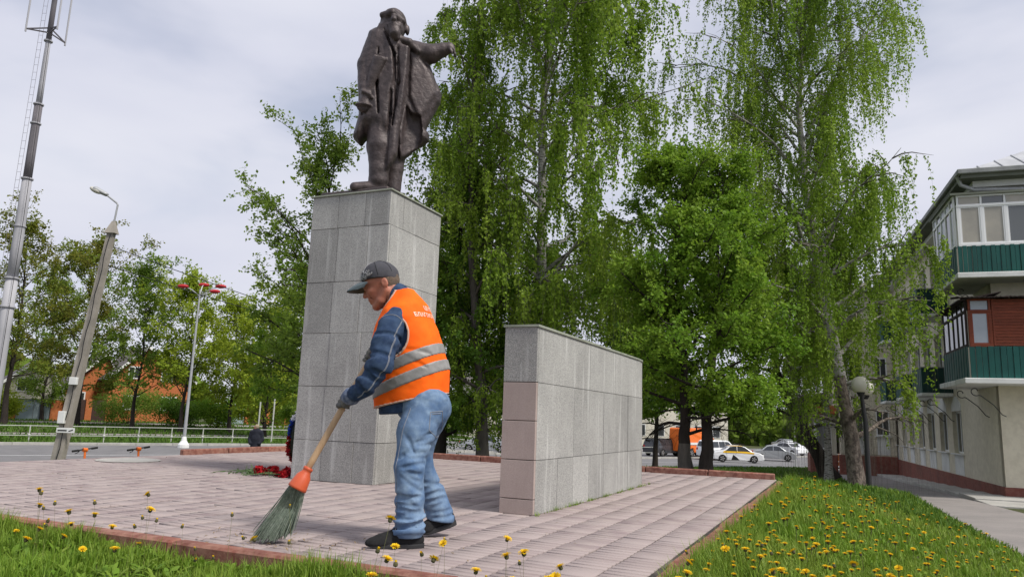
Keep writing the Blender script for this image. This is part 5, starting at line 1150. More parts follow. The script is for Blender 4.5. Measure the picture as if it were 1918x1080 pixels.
n = 700; u = q.uniform(-6, -.6, n); v = PV0 - .15 - q.uniform(0, 1, n) ** 1.4 * 1.3; P = PF(np.stack([u, v, 0 * u], 1)); weeds('front_weeds', P[:, 0], P[:, 1], .125, 310, 'broad dandelion leaves among the near grass', M['grass'])
n = 1300; d = 2.8 * (16 / 2.8) ** q.uniform(0, 1, n); a = q.uniform(R(6), R(44), n); x = d * np.sin(a); y = d * np.cos(a); u, v = uv(PF, x, y); ok = u > PU1 + .15; weeds('lawn_weeds', x[ok], y[ok], .12, 311, 'broad dandelion leaves in the right lawn', M['grass'])
n = 900; u = q.uniform(-9, 3, n); v = 12.4 + q.uniform(0, 1, n) ** 1.5 * 9; P = PF(np.stack([u, v, 0 * u], 1)); weeds('undergrowth', P[:, 0], P[:, 1], .2, 312, 'dark leafy undergrowth beneath the trees', M['grass_far'])

# ------------------------------------------------------------------ dandelions
M['petal'] = mat('dandelion_petal', (.82, .57, .012), (.76, .48, .008), 300, .7, trans=.2)
M['stalk'] = mat('dandelion_stalk', (.16, .14, .05), (.11, .15, .04), 20, .7)
M['bud'] = mat('dandelion_bud', (.05, .055, .025), (.09, .08, .035), 60, .8)
def head_mesh(open_, seed):
    q = rng(seed); V, F, mi = [], [], []; o = 0
    g = G(); r_ = .011; g.lathe((0, 0, -.016), [(.003, 0), (.0085, .003), (.0095, .010), (.007 if open_ < .5 else .0095, .018)], 8); V.append(np.concatenate(g.V)); F += g.F; mi += [1] * len(g.F); o = g.n
    layers = ((.021, 18, 8), (.018, 15, 28), (.013, 12, 52), (.007, 7, 75)) if open_ > .5 else ((.010, 8, 78), (.007, 6, 84))
    for L, k, el in layers:
        for i in range(k):
            a = 6.283 * i / k + q.uniform(-.15, .15); e = R(el + q.uniform(-8, 8)); d = np.array([math.cos(a) * math.cos(e), math.sin(a) * math.cos(e), math.sin(e)]); b = np.array([-math.sin(a), math.cos(a), 0]) * .0026
            p0 = np.array([math.cos(a), math.sin(a), 0]) * .003; V.append(np.array([p0 - b * .6, p0 + b * .6, p0 + d * L + b, p0 + d * L - b])); F.append((o, o + 1, o + 2, o + 3)); o += 4; mi.append(0)
    return np.concatenate(V), F, mi
HM_ = []
for i, op_ in enumerate((1, 1, 1, 0, 0)):
    V, F, mi = head_mesh(op_, 400 + i); HM_.append(mesh('flower_head', V, F, [M['petal'], M['bud']], midx=mi))
g = G(); g.tube([(0, 0, 0), (.03, .01, .35), (.02, .0, .7), (0, 0, 1)], [.0024, .0022, .002, .0019], 5); ST = mesh('stem', np.concatenate(g.V), g.F, M['stalk'])
small = []
for i in range(4):
    V, F, mi = head_mesh(0 if i == 3 else 1, 410 + i); g = G(); g.tube([(0, 0, -.14), (.006, .003, -.07), (0, 0, -.014)], .0024, 4); k = len(V); V = np.concatenate([V, np.concatenate(g.V)]); F = list(F) + [tuple(j + k for j in f) for f in g.F]; mi = list(mi) + [1] * len(g.F)
    small.append(mesh('dandelion', V, F, [M['petal'], M['bud']], midx=mi))
q = rng(420)
def dandelion(x, y, h, label, group, kind, sc):
    z = float(gh(np.array([x]), np.array([y]))[0]); r = bpy.data.objects.new('dandelion', None); COL.objects.link(r); r.location = (x, y, z); tag(r, label, 'dandelion', group)
    tx, ty = q.normal(0, .09, 2); s = bpy.data.objects.new('stem', ST); COL.objects.link(s); s.parent = r; s.scale = (h, h, h); s.rotation_euler = (tx, ty, q.uniform(0, 6.28))
    f = bpy.data.objects.new('flower_head', HM_[kind]); COL.objects.link(f); f.parent = r; f.location = Vector((0, 0, h)); f.location.rotate(s.rotation_euler.to_matrix() if False else s.rotation_euler); f.location += Vector((0, 0, .012)); f.rotation_euler = (q.normal(0, .3), q.normal(0, .3), q.uniform(0, 6)); f.scale = (sc,) * 3
FRONT = 'dandelions along the near edge of the paving'; RIGHT = 'dandelions in the right lawn'
for i in range(74):
    u = q.uniform(-5.2, -.9) if i < 62 else q.uniform(-1.7, -.9); v = PV0 - .14 - q.uniform(0, .55) ** 1.2; P = PF([[u, v, 0]])[0]; k = int(q.choice([0, 1, 2, 3, 4], p=[.22, .22, .2, .18, .18]))
    where = 'left of the broom' if P[0] < -1.75 else ('before the broom bristles' if P[0] < -1.2 else ('in front of the sweeper shoes' if P[0] < -.35 else 'right of the sweeper'))
    dandelion(P[0], P[1], q.uniform(.14, .38) if q.uniform() < .75 else q.uniform(.06, .12), ('yellow dandelion flower at the near paving edge ' if k < 3 else 'closed dark dandelion bud at the near paving edge ') + where, FRONT, k, q.uniform(.8, 1.15))
cnt = 0
while cnt < 226:
    d = 3.2 * (14.5 / 3.2) ** q.uniform(0, 1) ; a = q.uniform(R(12), R(40)); x, y = d * math.sin(a), d * math.cos(a); u, v = uv(PF, x, y)
    if u < PU1 + .14 or u > 3.0 or v > 12.5 or v < 2.6: continue
    if q.uniform() > (1.0 if u < .3 else .55): continue
    cnt += 1; kk = int(q.choice([0, 1, 2, 3, 4], p=[.27, .27, .26, .1, .1])); lab = ('yellow dandelion flower ' if kk < 3 else 'closed dandelion bud ') + ('beside the right kerb' if u < -.4 else ('in the middle of the right lawn' if u < 1.3 else 'towards the building path')) + (', close to us' if d < 5.2 else (', halfway back' if d < 9 else ', far back near the birch'))
    if d < 5.2 and cnt < 120: dandelion(x, y, q.uniform(.09, .24), lab, RIGHT, kk, q.uniform(.85, 1.2)); continue
    z = float(gh(np.array([x]), np.array([y]))[0]); o = bpy.data.objects.new('dandelion', small[min(kk, 3)]); COL.objects.link(o); o.location = (x, y, z + q.uniform(.12, .16)); s = q.uniform(.8, 1.15); o.scale = (s, s, 1); o.rotation_euler = (q.normal(0, .12), q.normal(0, .12), q.uniform(0, 6)); tag(o, lab, 'dandelion', RIGHT)

# the many smaller dandelions beyond the 300
V_, F_, mi_ = head_mesh(1, 450); sel = [i for i in range(len(F_))]; hv = np.array(V_); N = 420; AV, AF, AM = [], [], []; k = len(hv); c_ = 0
while c_ < N:
    d = 4.0 * (17 / 4.0) ** q.uniform(0, 1); a = q.uniform(R(11), R(40)); x, y = d * math.sin(a), d * math.cos(a); u, v = uv(PF, x, y)
    if u < PU1 + .12 or u > 3.0 or v > 13 or v < 2.6 or not clear(np.array([x]), np.array([y]))[0]: continue
    z = float(gh(np.array([x]), np.array([y]))[0]) + q.uniform(.07, .13); t = q.uniform(0, 6.28); rot = np.array([[math.cos(t), -math.sin(t), 0], [math.sin(t), math.cos(t), 0], [0, 0, 1]]); AV.append(hv @ rot.T * q.uniform(.6, .9) + (x, y, z)); AF += [tuple(j + c_ * k for j in f) for f in F_]; AM += list(mi_); c_ += 1
o = obj('dandelion_heads', np.concatenate(AV), AF, [M['petal'], M['bud']], midx=AM); tag(o, 'small dandelion heads scattered all over the right lawn', 'dandelions', kind='stuff')

# sweepings and weeds in the joints
M['litter'] = mat('dry_litter', (.16, .10, .05), (.26, .19, .10), 40, .95)
n = 420; u = np.concatenate([q.uniform(PU0, PU1, 260), q.normal(-3.2, .35, 160)]); v = np.concatenate([q.uniform(PV0, PV1, 260), q.normal(3.75, .16, 160)]); ok = (u < PU1) & (v > PV0) & (v < PV1); P = PF(np.stack([u, v, 0 * u + .006], 1))[ok]; D = q.normal(size=(len(P), 3)) * (1, 1, .15)
LV, LF = leaves(q, P, D, .028, .3, flat=6); LV[:, 2] = np.maximum(LV[:, 2], .003); tag(obj('sweepings', LV, LF, M['litter']), 'dry leaf scraps and grit scattered on the paving', 'litter', kind='stuff')
n = 420; t = np.round(q.uniform(0, 4, n) * 2) / 2 + q.normal(0, .1, n); P = WF(np.stack([.02 + np.abs(q.normal(0, .012, n)), np.clip(t, 0, 3.9), 0 * t], 1)); a = q.uniform(0, 6.28, n); h = q.uniform(.01, .045, n); tip = P + np.stack([np.cos(a) * h * .6, np.sin(a) * h * .6, h], 1); b = np.stack([-np.sin(a), np.cos(a), 0 * a], 1) * .003
V = np.stack([P - b, P + b, tip], 1).reshape(-1, 3); tag(obj('joint_weeds', V, np.arange(n * 3).reshape(-1, 3), M['grass'], attrs={'tint': np.repeat(q.uniform(0, 1, n), 3)}), 'tiny grass tufts along the foot of the granite wall', 'weeds', kind='stuff')
# ------------------------------------------------------------------ street furniture and far things
M['mast'] = mat('mast_paint', (.40, .40, .42), (.30, .30, .32), .5, .6, stretch=(1, 1, .3)); M['mast_dark'] = mat('mast_dark', (.16, .15, .16), (.12, .11, .12), .6, .6)
M['conc_pole'] = mat('pole_concrete', (.36, .33, .29), (.26, .24, .21), 3, .95, bump=.3, bscale=30)
M['red_lamp'] = mat('red_lamp', (.42, .02, .025), rough=.4); M['globe'] = mat('globe_glass', (.74, .72, .64), rough=.3, spec=.5, trans=.3)
M['rail'] = mat('rail_paint', (.50, .51, .47), (.40, .41, .38), 6, .6); M['brick'] = mat('brick_orange', (.42, .13, .04), (.34, .10, .035), 2.5, .9, c3=(.5, .2, .09), scale3=9, f3=.4); M['slate'] = mat('roof_slate', (.15, .135, .13), (.11, .10, .10), 1.2, .9, bump=.3, bscale=12)
M['brown_gate'] = mat('brown_sheet', (.055, .028, .022), (.04, .022, .018), 1, .6); M['pale_blue'] = mat('pale_blue_sheet', (.30, .37, .40), (.26, .32, .35), .8, .6); M['cream'] = mat('cream_wall', (.60, .57, .48), (.52, .49, .41), .7, .9)
M['orange'] = mat('orange_paint', (.75, .16, .02), rough=.45, coat=.3); M['rubber'] = mat('rubber', (.02, .02, .02), rough=.9); M['black'] = mat('black_plastic', (.018, .018, .02), rough=.5)
M['car_white'] = mat('car_white', (.78, .79, .80), rough=.25, coat=.6); M['car_yellow'] = mat('car_yellow', (.80, .48, .03), rough=.3, coat=.5); M['car_dark'] = mat('car_dark', (.055, .058, .065), rough=.25, coat=.6); M['car_silver'] = mat('car_silver', (.42, .44, .46), rough=.3, metal=.4, coat=.5); M['car_grey'] = mat('car_grey', (.2, .21, .22), rough=.3, coat=.5)
M['lamp_clear'] = mat('headlight', (.6, .6, .58), rough=.15); M['lamp_red'] = mat('taillight', (.35, .01, .01), rough=.2); M['rim'] = mat('alloy', (.5, .5, .5), rough=.35, metal=.6)
M['coat_navy'] = mat('navy_coat', (.014, .016, .026), (.022, .024, .036), 9, .9, bump=.3)
def gz1(x, y): return float(gh(np.array([float(x)]), np.array([float(y)]))[0])
# --- telecom mast
mx, my = -30.95, 45.0; mz = gz1(mx, my); mast = thing('telecom_mast', 'tall grey steel telecom mast at the left edge', 'mast', (mx, my, mz))
def mseg(z0, z1, r0, r1, m):
    r0, r1 = r0 * .74, r1 * .74; g = G(); g.tube([(mx, my, z) for z in np.linspace(z0, z1, 4)], np.linspace(r0, r1, 4), 20); g.build('mast_section', m, mast, smooth=True)
mseg(mz, 8.2, .52, .46, M['mast']); mseg(8.2, 14.6, .43, .37, M['mast']); mseg(14.6, 19.6, .34, .32, M['mast_dark']); mseg(19.6, 24.0, .24, .20, M['mast']); mseg(24.0, 31, .22, .20, M['mast_dark'])
for z, r_ in ((z__, r__ * .76) for z__, r__ in ((8.2, .56), (6.4, .57), (14.6, .46), (11.5, .47), (19.6, .40), (18.3, .41), (24.0, .34))): g = G(); g.lathe((mx, my, z), [(r_ * .95, -.05), (r_, -.04), (r_, .04), (r_ * .95, .05)], 20); g.build('flange', M['mast'], mast)
for sg in (-1, 1): g = G(); g.tube([(mx - .46 + sg * .13, my - .3, mz + 1), (mx - .32 + sg * .13, my - .3, 31)], .012, 4); g.build('ladder_rail', M['mast_dark'], mast)
g = G()
for i in range(60): t = i / 60; g.tube([(mx - .59 + .14 * t, my - .3, mz + 1 + 31 * t), (mx - .33 + .14 * t, my - .3, mz + 1 + 31 * t)], .009, 4)
tag(g.build('ladder_rungs', M['mast_dark'], mast), kind='stuff')
for z in (24.6, 28.4):
    for a in (200, 320, 80): 
        g = G(); d = (math.cos(R(a)), math.sin(R(a))); e = (mx + d[0] * 1.35, my + d[1] * 1.35); g.tube([(mx, my, z + .35), (*e, z)], .05, 5); g.tube([(mx, my, z), (*e, z)], .05, 5); g.build('bracket', M['mast_dark'], mast)
for a in (200, 320, 80):
    d = (math.cos(R(a)), math.sin(R(a))); e = (mx + d[0] * 1.35, my + d[1] * 1.35); g = G(); g.tube([(*e, 24.4), (*e, 31)], .055, 8); g.build('antenna_pipe', M['mast'], mast)
    g = G(); g.bbox((e[0] - .15, e[1] - .14, 28.2), (e[0] + .15, e[1] + .06, 30.8), .04); g.build('antenna', M['white_trim'], mast)
g = G(); g.tube([(mx + .35, my - .4, 2), (mx + .42, my - .4, 12), (mx + .3, my - .38, 24)], .02, 4); g.build('cable', M['black'], mast)
# --- leaning concrete lamp pole
pb = np.array((-11.93, 20.0, gz1(-11.93, 20) - .3)); ptop = np.array((-11.18, 20.0, 5.55)); pole = thing('lamp_pole', 'leaning concrete lamp pole with single white lamp head', 'street lamp', pb)
def pp(t, dx=0, dy=0): return pb + (ptop - pb) * t + np.array((dx, dy, 0))
g = G(); n = 2
for (w0, w1) in ((.145, .09),):
    V = [];
    for t, w in ((0, w0), (1, w1)):
        c = pp(t); V += [c + np.array((-w, -w * .8, 0)), c + np.array((w, -w * .8, 0)), c + np.array((w, w * .8, 0)), c + np.array((-w, w * .8, 0))]
    g.add(V, [(3, 2, 1, 0), (4, 5, 6, 7), (0, 1, 5, 4), (1, 2, 6, 5), (2, 3, 7, 6), (3, 0, 4, 7)])
g.build('post', M['conc_pole'], pole)
g = G(); c = pp(.985); g.add([c + np.array(v) for v in ((-.15, -.13, 0), (.15, -.13, 0), (.15, .13, 0), (-.15, .13, 0), (-.02, -.02, .36), (.06, -.02, .36), (.06, .02, .36), (-.02, .02, .36))], [(3, 2, 1, 0), (4, 5, 6, 7), (0, 1, 5, 4), (1, 2, 6, 5), (2, 3, 7, 6), (3, 0, 4, 7)]); g.build('pole_cap', M['conc_pole'], pole)
g = G(); a0 = ptop + np.array((.02, 0, .2)); a1 = ptop + np.array((.06, 0, .72)); a2 = ptop + np.array((-.28, -.05, 1.0)); g.tube([a0, a1, a1 + np.array((-.03, 0, .05)), a2], .026, 8); g.build('lamp_arm', M['metal_grey'], pole)
S = Sdf(a2 - .45, a2 + .25, .018); ld = n3((-.9, -.1, .42)); S.cap(a2, a2 + ld * .30, .07, .095, .02, sq=(1, 1.3, .8)); V, F = S.surf(); lh = obj('lamp_head', V, F, M['metal_grey'], pole, smooth=True)
S = Sdf(a2 - .55, a2 + .3, .018); S.ell(a2 + ld * .30 + np.array((0, -.02, -.035)), (.19, .10, .075), 0, M=[ld, (0, 1, 0), np.cross(ld, (0, 1, 0))]); V, F = S.surf(); obj('lamp_glass', V, F, M['globe'], lh, smooth=True)
for t, w, h, m, nm in ((.43, .10, .10, 'white_trim', 'camera_box'), (.30, .09, .16, 'white_trim', 'meter_box'), (.055, .11, .24, 'white_trim', 'notice_sheet')):
    c = pp(t, -.06 if nm == 'meter_box' else .02, -.17); g = G(); g.bbox(c - (w, .05, h), c + (w, .05, h), .01); g.build(nm, M[m], pole)
c = pp(.255, .12, -.18); g = G(); g.bbox(c - (.24, .01, .065), c + (.24, .01, .065), .005); sg_ = g.build('sign_plate', M['white_trim'], pole)
g = G(); g.box(c + np.array((-.2, -.014, -.02)), c + np.array((.04, -.0105, .015))); g.build('sign_text_bar', M['black_iron'], sg_); g = G(); g.add([c + np.array(v) for v in ((.08, -.013, -.01), (.2, -.013, .035), (.2, -.013, .0), (.1, -.013, -.03))], [(0, 1, 2, 3)]); g.build('sign_arrow', M['black_iron'], sg_)
g = G(); g.tube([pp(t, .05 + .02 * math.sin(t * 40), -.16) for t in np.linspace(.1, .98, 20)], .014, 4); g.build('cable', M['black'], pole)
# overhead wires
for k, (z1, dz) in enumerate(((5.1, .0), (4.55, .0))):
    a = np.array((-11.2, 20.0, z1)); b = np.array((6, 62, 6.0 + .3 * k)); P = [a + (b - a) * t - np.array((0, 0, 1.4 * 4 * t * (1 - t))) for t in np.linspace(0, 1, 24)]
    g = G(); g.tube(P, .012, 4); g.build_top('overhead_wire', M['black'], ['upper overhead wire running from the concrete lamp pole', 'lower overhead wire running from the concrete lamp pole'][k], 'wire', group='wires from the concrete pole')
# --- street lamp with red heads
lx, ly = -18.4, 43; lz = gz1(lx, ly); L4 = thing('street_lamp', 'grey street lamp with four red lamp heads', 'street lamp', (lx, ly, lz))
g = G(); g.tube([(lx, ly, lz), (lx, ly, lz + 4), (lx, ly, 7.6)], [.10, .075, .045], 10); g.build('post', M['metal_grey'], L4); g = G(); g.lathe((lx, ly, lz), [(.32, 0), (.30, .3), (.16, .5), (.11, .75)], 14); g.build('base', M['white_trim'], L4)
for dx, dy, dz in ((-.9, -.3, 7.7), (-.15, .8, 8.0), (.75, .3, 7.55), (1.35, -.4, 7.75)):
    g = G(); g.tube([(lx, ly, 7.2), (lx + dx * .5, ly + dy * .5, dz - .15), (lx + dx, ly + dy, dz)], .03, 6); g.build('lamp_arm', M['metal_grey'], L4)
    S = Sdf((lx + dx - .5, ly + dy - .4, dz - .3), (lx + dx + .5, ly + dy + .4, dz + .3), .03); S.ell((lx + dx, ly + dy, dz), (.33, .18, .12), 0); V, F = S.surf(); obj('lamp_head', V, F, M['red_lamp'], L4, smooth=True)
# --- railings
def railing(label, fr, s0, s1, n_, step, h, mid, m, pr=.034, gate=None):
    b = fr([[s0, n_, 0]])[0]; b[2] = float(floor_z(b[0], b[1])); r = thing('railing', label, 'railing', b, None); k = int((s1 - s0) / step); pts = []
    for i in range(k + 1):
        p = fr([[s0 + i * step, n_, 0]])[0]; z = float(floor_z(p[0], p[1])) + .02; pts.append((p[0], p[1], z)); g = G(); g.tube([(p[0], p[1], z - .2), (p[0], p[1], z + h + .04)], pr, 6); po = g.build('post', m, r)
        S_ = G(); S_.lathe((p[0], p[1], z + mid), [(.02, -.09), (.08, -.04), (.085, .04), (.02, .09)], 8); S_.build('knob', m, po)
    for i in range(k):
        a = np.array(pts[i]); c = np.array(pts[i + 1])
        for zz in (h, mid): g = G(); g.tube([a + (0, 0, zz), c + (0, 0, zz)], pr * .7, 5); g.build('rail', m, r)
railing('pale metal railing along the far side of the road', RF, -14, 62, 50.5, 1.9, .92, .38, M['rail'])
railing('dark metal railing ending at the concrete lamp pole', RF, -24, -4.5, 28.6, 2.2, .95, .42, M['gutter'])
railing('thin grey railing between the lawn and the yellow-white taxi', RF, 54.0, 66, 30.2, 2.0, 1.0, .45, M['gutter'], .03)
# --- scooters
def scooter(x, y, lab, a_):
    z = gz1(x, y); s = thing('scooter', lab, 'scooter', (x, y, z), 'kick scooters parked below the paving edge'); fr = Fr((x, y, z), a_)
    g = G(fr); g.tube([(0, 0, .16), (.07, 0, .62), (.13, 0, 1.12)], .026, 8); g.build('stem', M['orange'], s); g = G(fr); g.tube([(.125, -.05, 1.12), (.135, .05, 1.13)], .05, 8); g.build('headset', M['orange'], s)
    g = G(fr); g.tube([(.13, -.30, 1.17), (.135, 0, 1.14), (.13, .30, 1.10)], .016, 8); hb = g.build('handlebar', M['black'], s)
    for sg in (-1, 1): g = G(fr); g.tube([(.13, sg * .17, 1.135 - sg * .018), (.13, sg * .32, 1.135 - sg * .036)], .026, 8); g.build('grip', M['rubber'], hb)
    g = G(fr); g.tube([(.135, .12, 1.12), (.16, .16, 1.06), (.16, .22, 1.04)], .01, 5); g.build('brake_lever', M['black'], hb)
    g = G(fr); g.bbox((-.95, -.085, .12), (-.08, .085, .19), .02); g.build('deck', M['black'], s)
    for xx in (.02, -.98): 
        g = G(fr); P = [(xx + .105 * math.cos(t), 0, .11 + .105 * math.sin(t)) for t in np.linspace(0, 2 * math.pi, 17)]; g.tube(P, .028, 6); w = g.build('wheel', M['rubber'], s)
scooter(-10.05, 18.2, 'orange kick scooter nearer the concrete pole', R(205)); scooter(-9.25, 19.2, 'orange kick scooter right of its twin', R(205))
# --- distant passer-by
px_, py_ = -10.65, 32.0; pz_ = .12 - 1.68; psn = thing('person', 'passer-by in a dark navy coat with short fair hair below the paving', 'person', (px_, py_, pz_))
def SP(lo=(-.42, -.35, -.05), hi=(.42, .35, 1.75), h=.022): return Sdf(np.array((px_, py_, pz_)) + lo, np.array((px_, py_, pz_)) + hi, h)
W_ = lambda x, y, z: np.array((px_ + x, py_ + y, pz_ + z))
S = SP(); S.ell(W_(-.03, 0, 1.55), (.095, .085, .125), .02); S.cap(W_(0, 0, 1.38), W_(-.02, 0, 1.5), .06, .055, .03); S.chain([W_(0, 0, 1.35), W_(0, 0, .95)], [.17, .17], .03, sq=(1, .7, 1))
for sg in (-1, 1): S.chain([W_(.09 * sg, 0, .9), W_(.09 * sg, .03 * sg, .5), W_(.09 * sg, .05 * sg, .06)], [.09, .07, .05], .02); S.cap(W_(.09 * sg, .05 * sg, .05), W_(.0 + .09 * sg - .1, .05 * sg, .04), .05, .04, .02); S.chain([W_(.2 * sg, 0, 1.35), W_(.24 * sg, .02, 1.08), W_(.17 * sg, -.1, .9)], [.06, .05, .045], .02)
S.ell(W_(-.12, 0, 1.53), (.02, .018, .03), .02); V, F = S.surf(); obj('body', V, F, M['skin'], psn, smooth=True)
S = SP(); S.chain([W_(0, 0, 1.38), W_(.01, 0, 1.1), W_(.01, 0, .62)], [.17, .215, .215], .05, sq=(1, .75, 1)); S.cap(W_(-.13, 0, 1.36), W_(.13, 0, 1.36), .1, .1, .06); S.cap(W_(.0, 0, 1.4), W_(0, 0, 1.45), .09, .085, .03)
for sg in (-1, 1): S.chain([W_(.19 * sg, 0, 1.36), W_(.26 * sg, .02, 1.08), W_(.19 * sg, -.1, .9)], [.09, .085, .07], .03)
S.noise(.012, 9, 5, True); S.plane(W_(0, 0, .58), (0, 0, -1)); V, F = S.surf(); obj('coat', V, F, M['coat_navy'], psn, smooth=True)
S = SP(); S.ell(W_(-.01, .01, 1.585), (.105, .10, .11), .02); S.plane(W_(-.075, 0, 1.58), (-1, 0, .2)); S.plane(W_(0, 0, 1.50), (0, 0, -1)); S.noise(.006, 30, 2); V, F = S.surf(); obj('hair', V, F, mat('fair_hair', (.34, .28, .2), (.25, .2, .14), 40, .9), psn, smooth=True)
S = SP()
for sg in (-1, 1): S.chain([W_(.09 * sg, 0, .85), W_(.09 * sg, .03 * sg, .5), W_(.09 * sg, .05 * sg, .1)], [.105, .085, .075], .02)
V, F = S.surf(); obj('trousers', V, F, M['coat_navy'], psn, smooth=True)
# --- wreath leaning on the far side of the pedestal, flowers at its foot
M['fir'] = mat('fir_needles', (.012, .018, .012), (.02, .03, .016), 30, .9); M['fl_red'] = mat('red_flower', (.42, .008, .014), (.28, .005, .01), 40, .8); M['fl_blue'] = mat('blue_flower', (.02, .07, .42), (.015, .05, .3), 40, .8); M['fl_white'] = mat('white_flower', (.75, .75, .77), rough=.8); M['stem_green'] = mat('stem_green', (.06, .12, .04), (.14, .20, .08), 12, .7)
wc = PD([[-PW - .14, .45, .0]])[0]; wr = thing('wreath', 'memorial wreath with white, blue and red flowers leaning on the pedestal', 'wreath', wc)
def wp(a, r_, off): # ring lies against the left face, leaning
    y_ = math.cos(a) * .25 * r_; z_ = .50 + math.sin(a) * .37 * r_; return PD([[-PW - .20 + z_ * .12 - off, .40 + y_, z_]])[0]
q = rng(500); N = 5200; aa = q.uniform(0, 6.283, N); C = np.array([wp(a, r_, o_) for a, r_, o_ in zip(aa, q.uniform(.72, 1.0, N), q.uniform(-.05, .04, N))]); D = unit(q.normal(size=(N, 3))); LV, LF = leaves(q, C, D, .06, .10); obj('fir_backing', LV, LF, M['fir'], wr)
g = G(); g.tube([wp(a, .86, -.02) for a in np.linspace(0, 6.283, 40)], .055, 8); g.build('frame', M['fir'], wr)
FLV, FLF = {}, {}
def bloom(c, r_, seed, n_=26):
    q_ = rng(seed); D_ = unit(q_.normal(size=(n_, 3))); V_, F_ = leaves(q_, np.tile(c, (n_, 1)) + D_ * r_ * .2, D_, r_, .9); return V_, F_
k = 0
for a in np.arange(0, 360, 9.0):
    for rr_ in (.74, .88):
        z_ = math.sin(R(a)); m = 'fl_white' if z_ > .5 else ('fl_blue' if z_ > -.1 else 'fl_red'); c = wp(R(a + 4 * (rr_ > .9)), rr_, .065); V, F = bloom(c, .046, 510 + k); k += 1; obj('flower', V, F, M[m], wr)
cg = 'carnations laid at the foot of the pedestal'
for i in range(16):
    hd = PD([[-PW - .10 - (q.uniform(0, .2) if i % 2 else q.uniform(.22, .5)), .02 + q.uniform(-.12, .28), .03 + q.uniform(0, .06)]])[0]; tl = hd + PD.u * -q.uniform(.38, .62) + PD.v * q.normal(0, .10) + np.array((0, 0, -hd[2] + .012))
    t = thing('carnation', 'red carnation laid flat on the paving, ' + ('near the pedestal foot' if i % 2 else 'further from the pedestal foot'), 'flower', (hd[0], hd[1], 0), cg)
    g = G(); g.tube([hd, (hd + tl) / 2 + np.array((0, 0, .012)), tl], .0045, 5); g.build('stem', M['stem_green'], t); V, F = bloom(hd, .048, 600 + i, 34); obj('bloom', V, F, M['fl_red'], t)
    V, F = leaves(q, np.array([hd + (tl - hd) * s_ for s_ in q.uniform(.2, .95, 9)]), np.tile(tl - hd, (9, 1)) + q.normal(0, .2, (9, 3)), .09, .14); tag(obj('leaves', V, F, M['stem_green'], t), kind='stuff')
# --- globe lamp
gx_, gy_ = 9.97, 20.75; gz_ = gz1(gx_, gy_); gl = thing('globe_lamp', 'black garden lamp post with two white globes beside the birch', 'lamp post', (gx_, gy_, gz_))
g = G(); g.tube([(gx_, gy_, gz_ - .1), (gx_ - .02, gy_, 1), (gx_ - .10, gy_, 1.75)], [.075, .065, .05], 12); g.build('post', M['black_iron'], gl)
for dx, dy, dz in ((-.10, -.22, 0), (.30, .35, -.05)):
    c = (gx_ - .12 + dx, gy_ + dy, 2.02 + dz); g = G(); g.lathe((c[0], c[1], c[2] - .24), [(.06, -.08), (.10, 0), (.11, .04)], 12); ho = g.build('globe_holder', M['black_iron'], gl); g = G(); g.tube([(gx_ - .1, gy_, 1.70), (c[0], c[1], 1.74)], .03, 6); g.build('arm', M['black_iron'], gl)
    a = np.linspace(-math.pi / 2 + .1, math.pi / 2 - .02, 14); g = G(); g.lathe(c, [(.232 * math.cos(t), .232 * math.sin(t)) for t in a], 24); g.build('globe', M['globe'], gl, smooth=True)
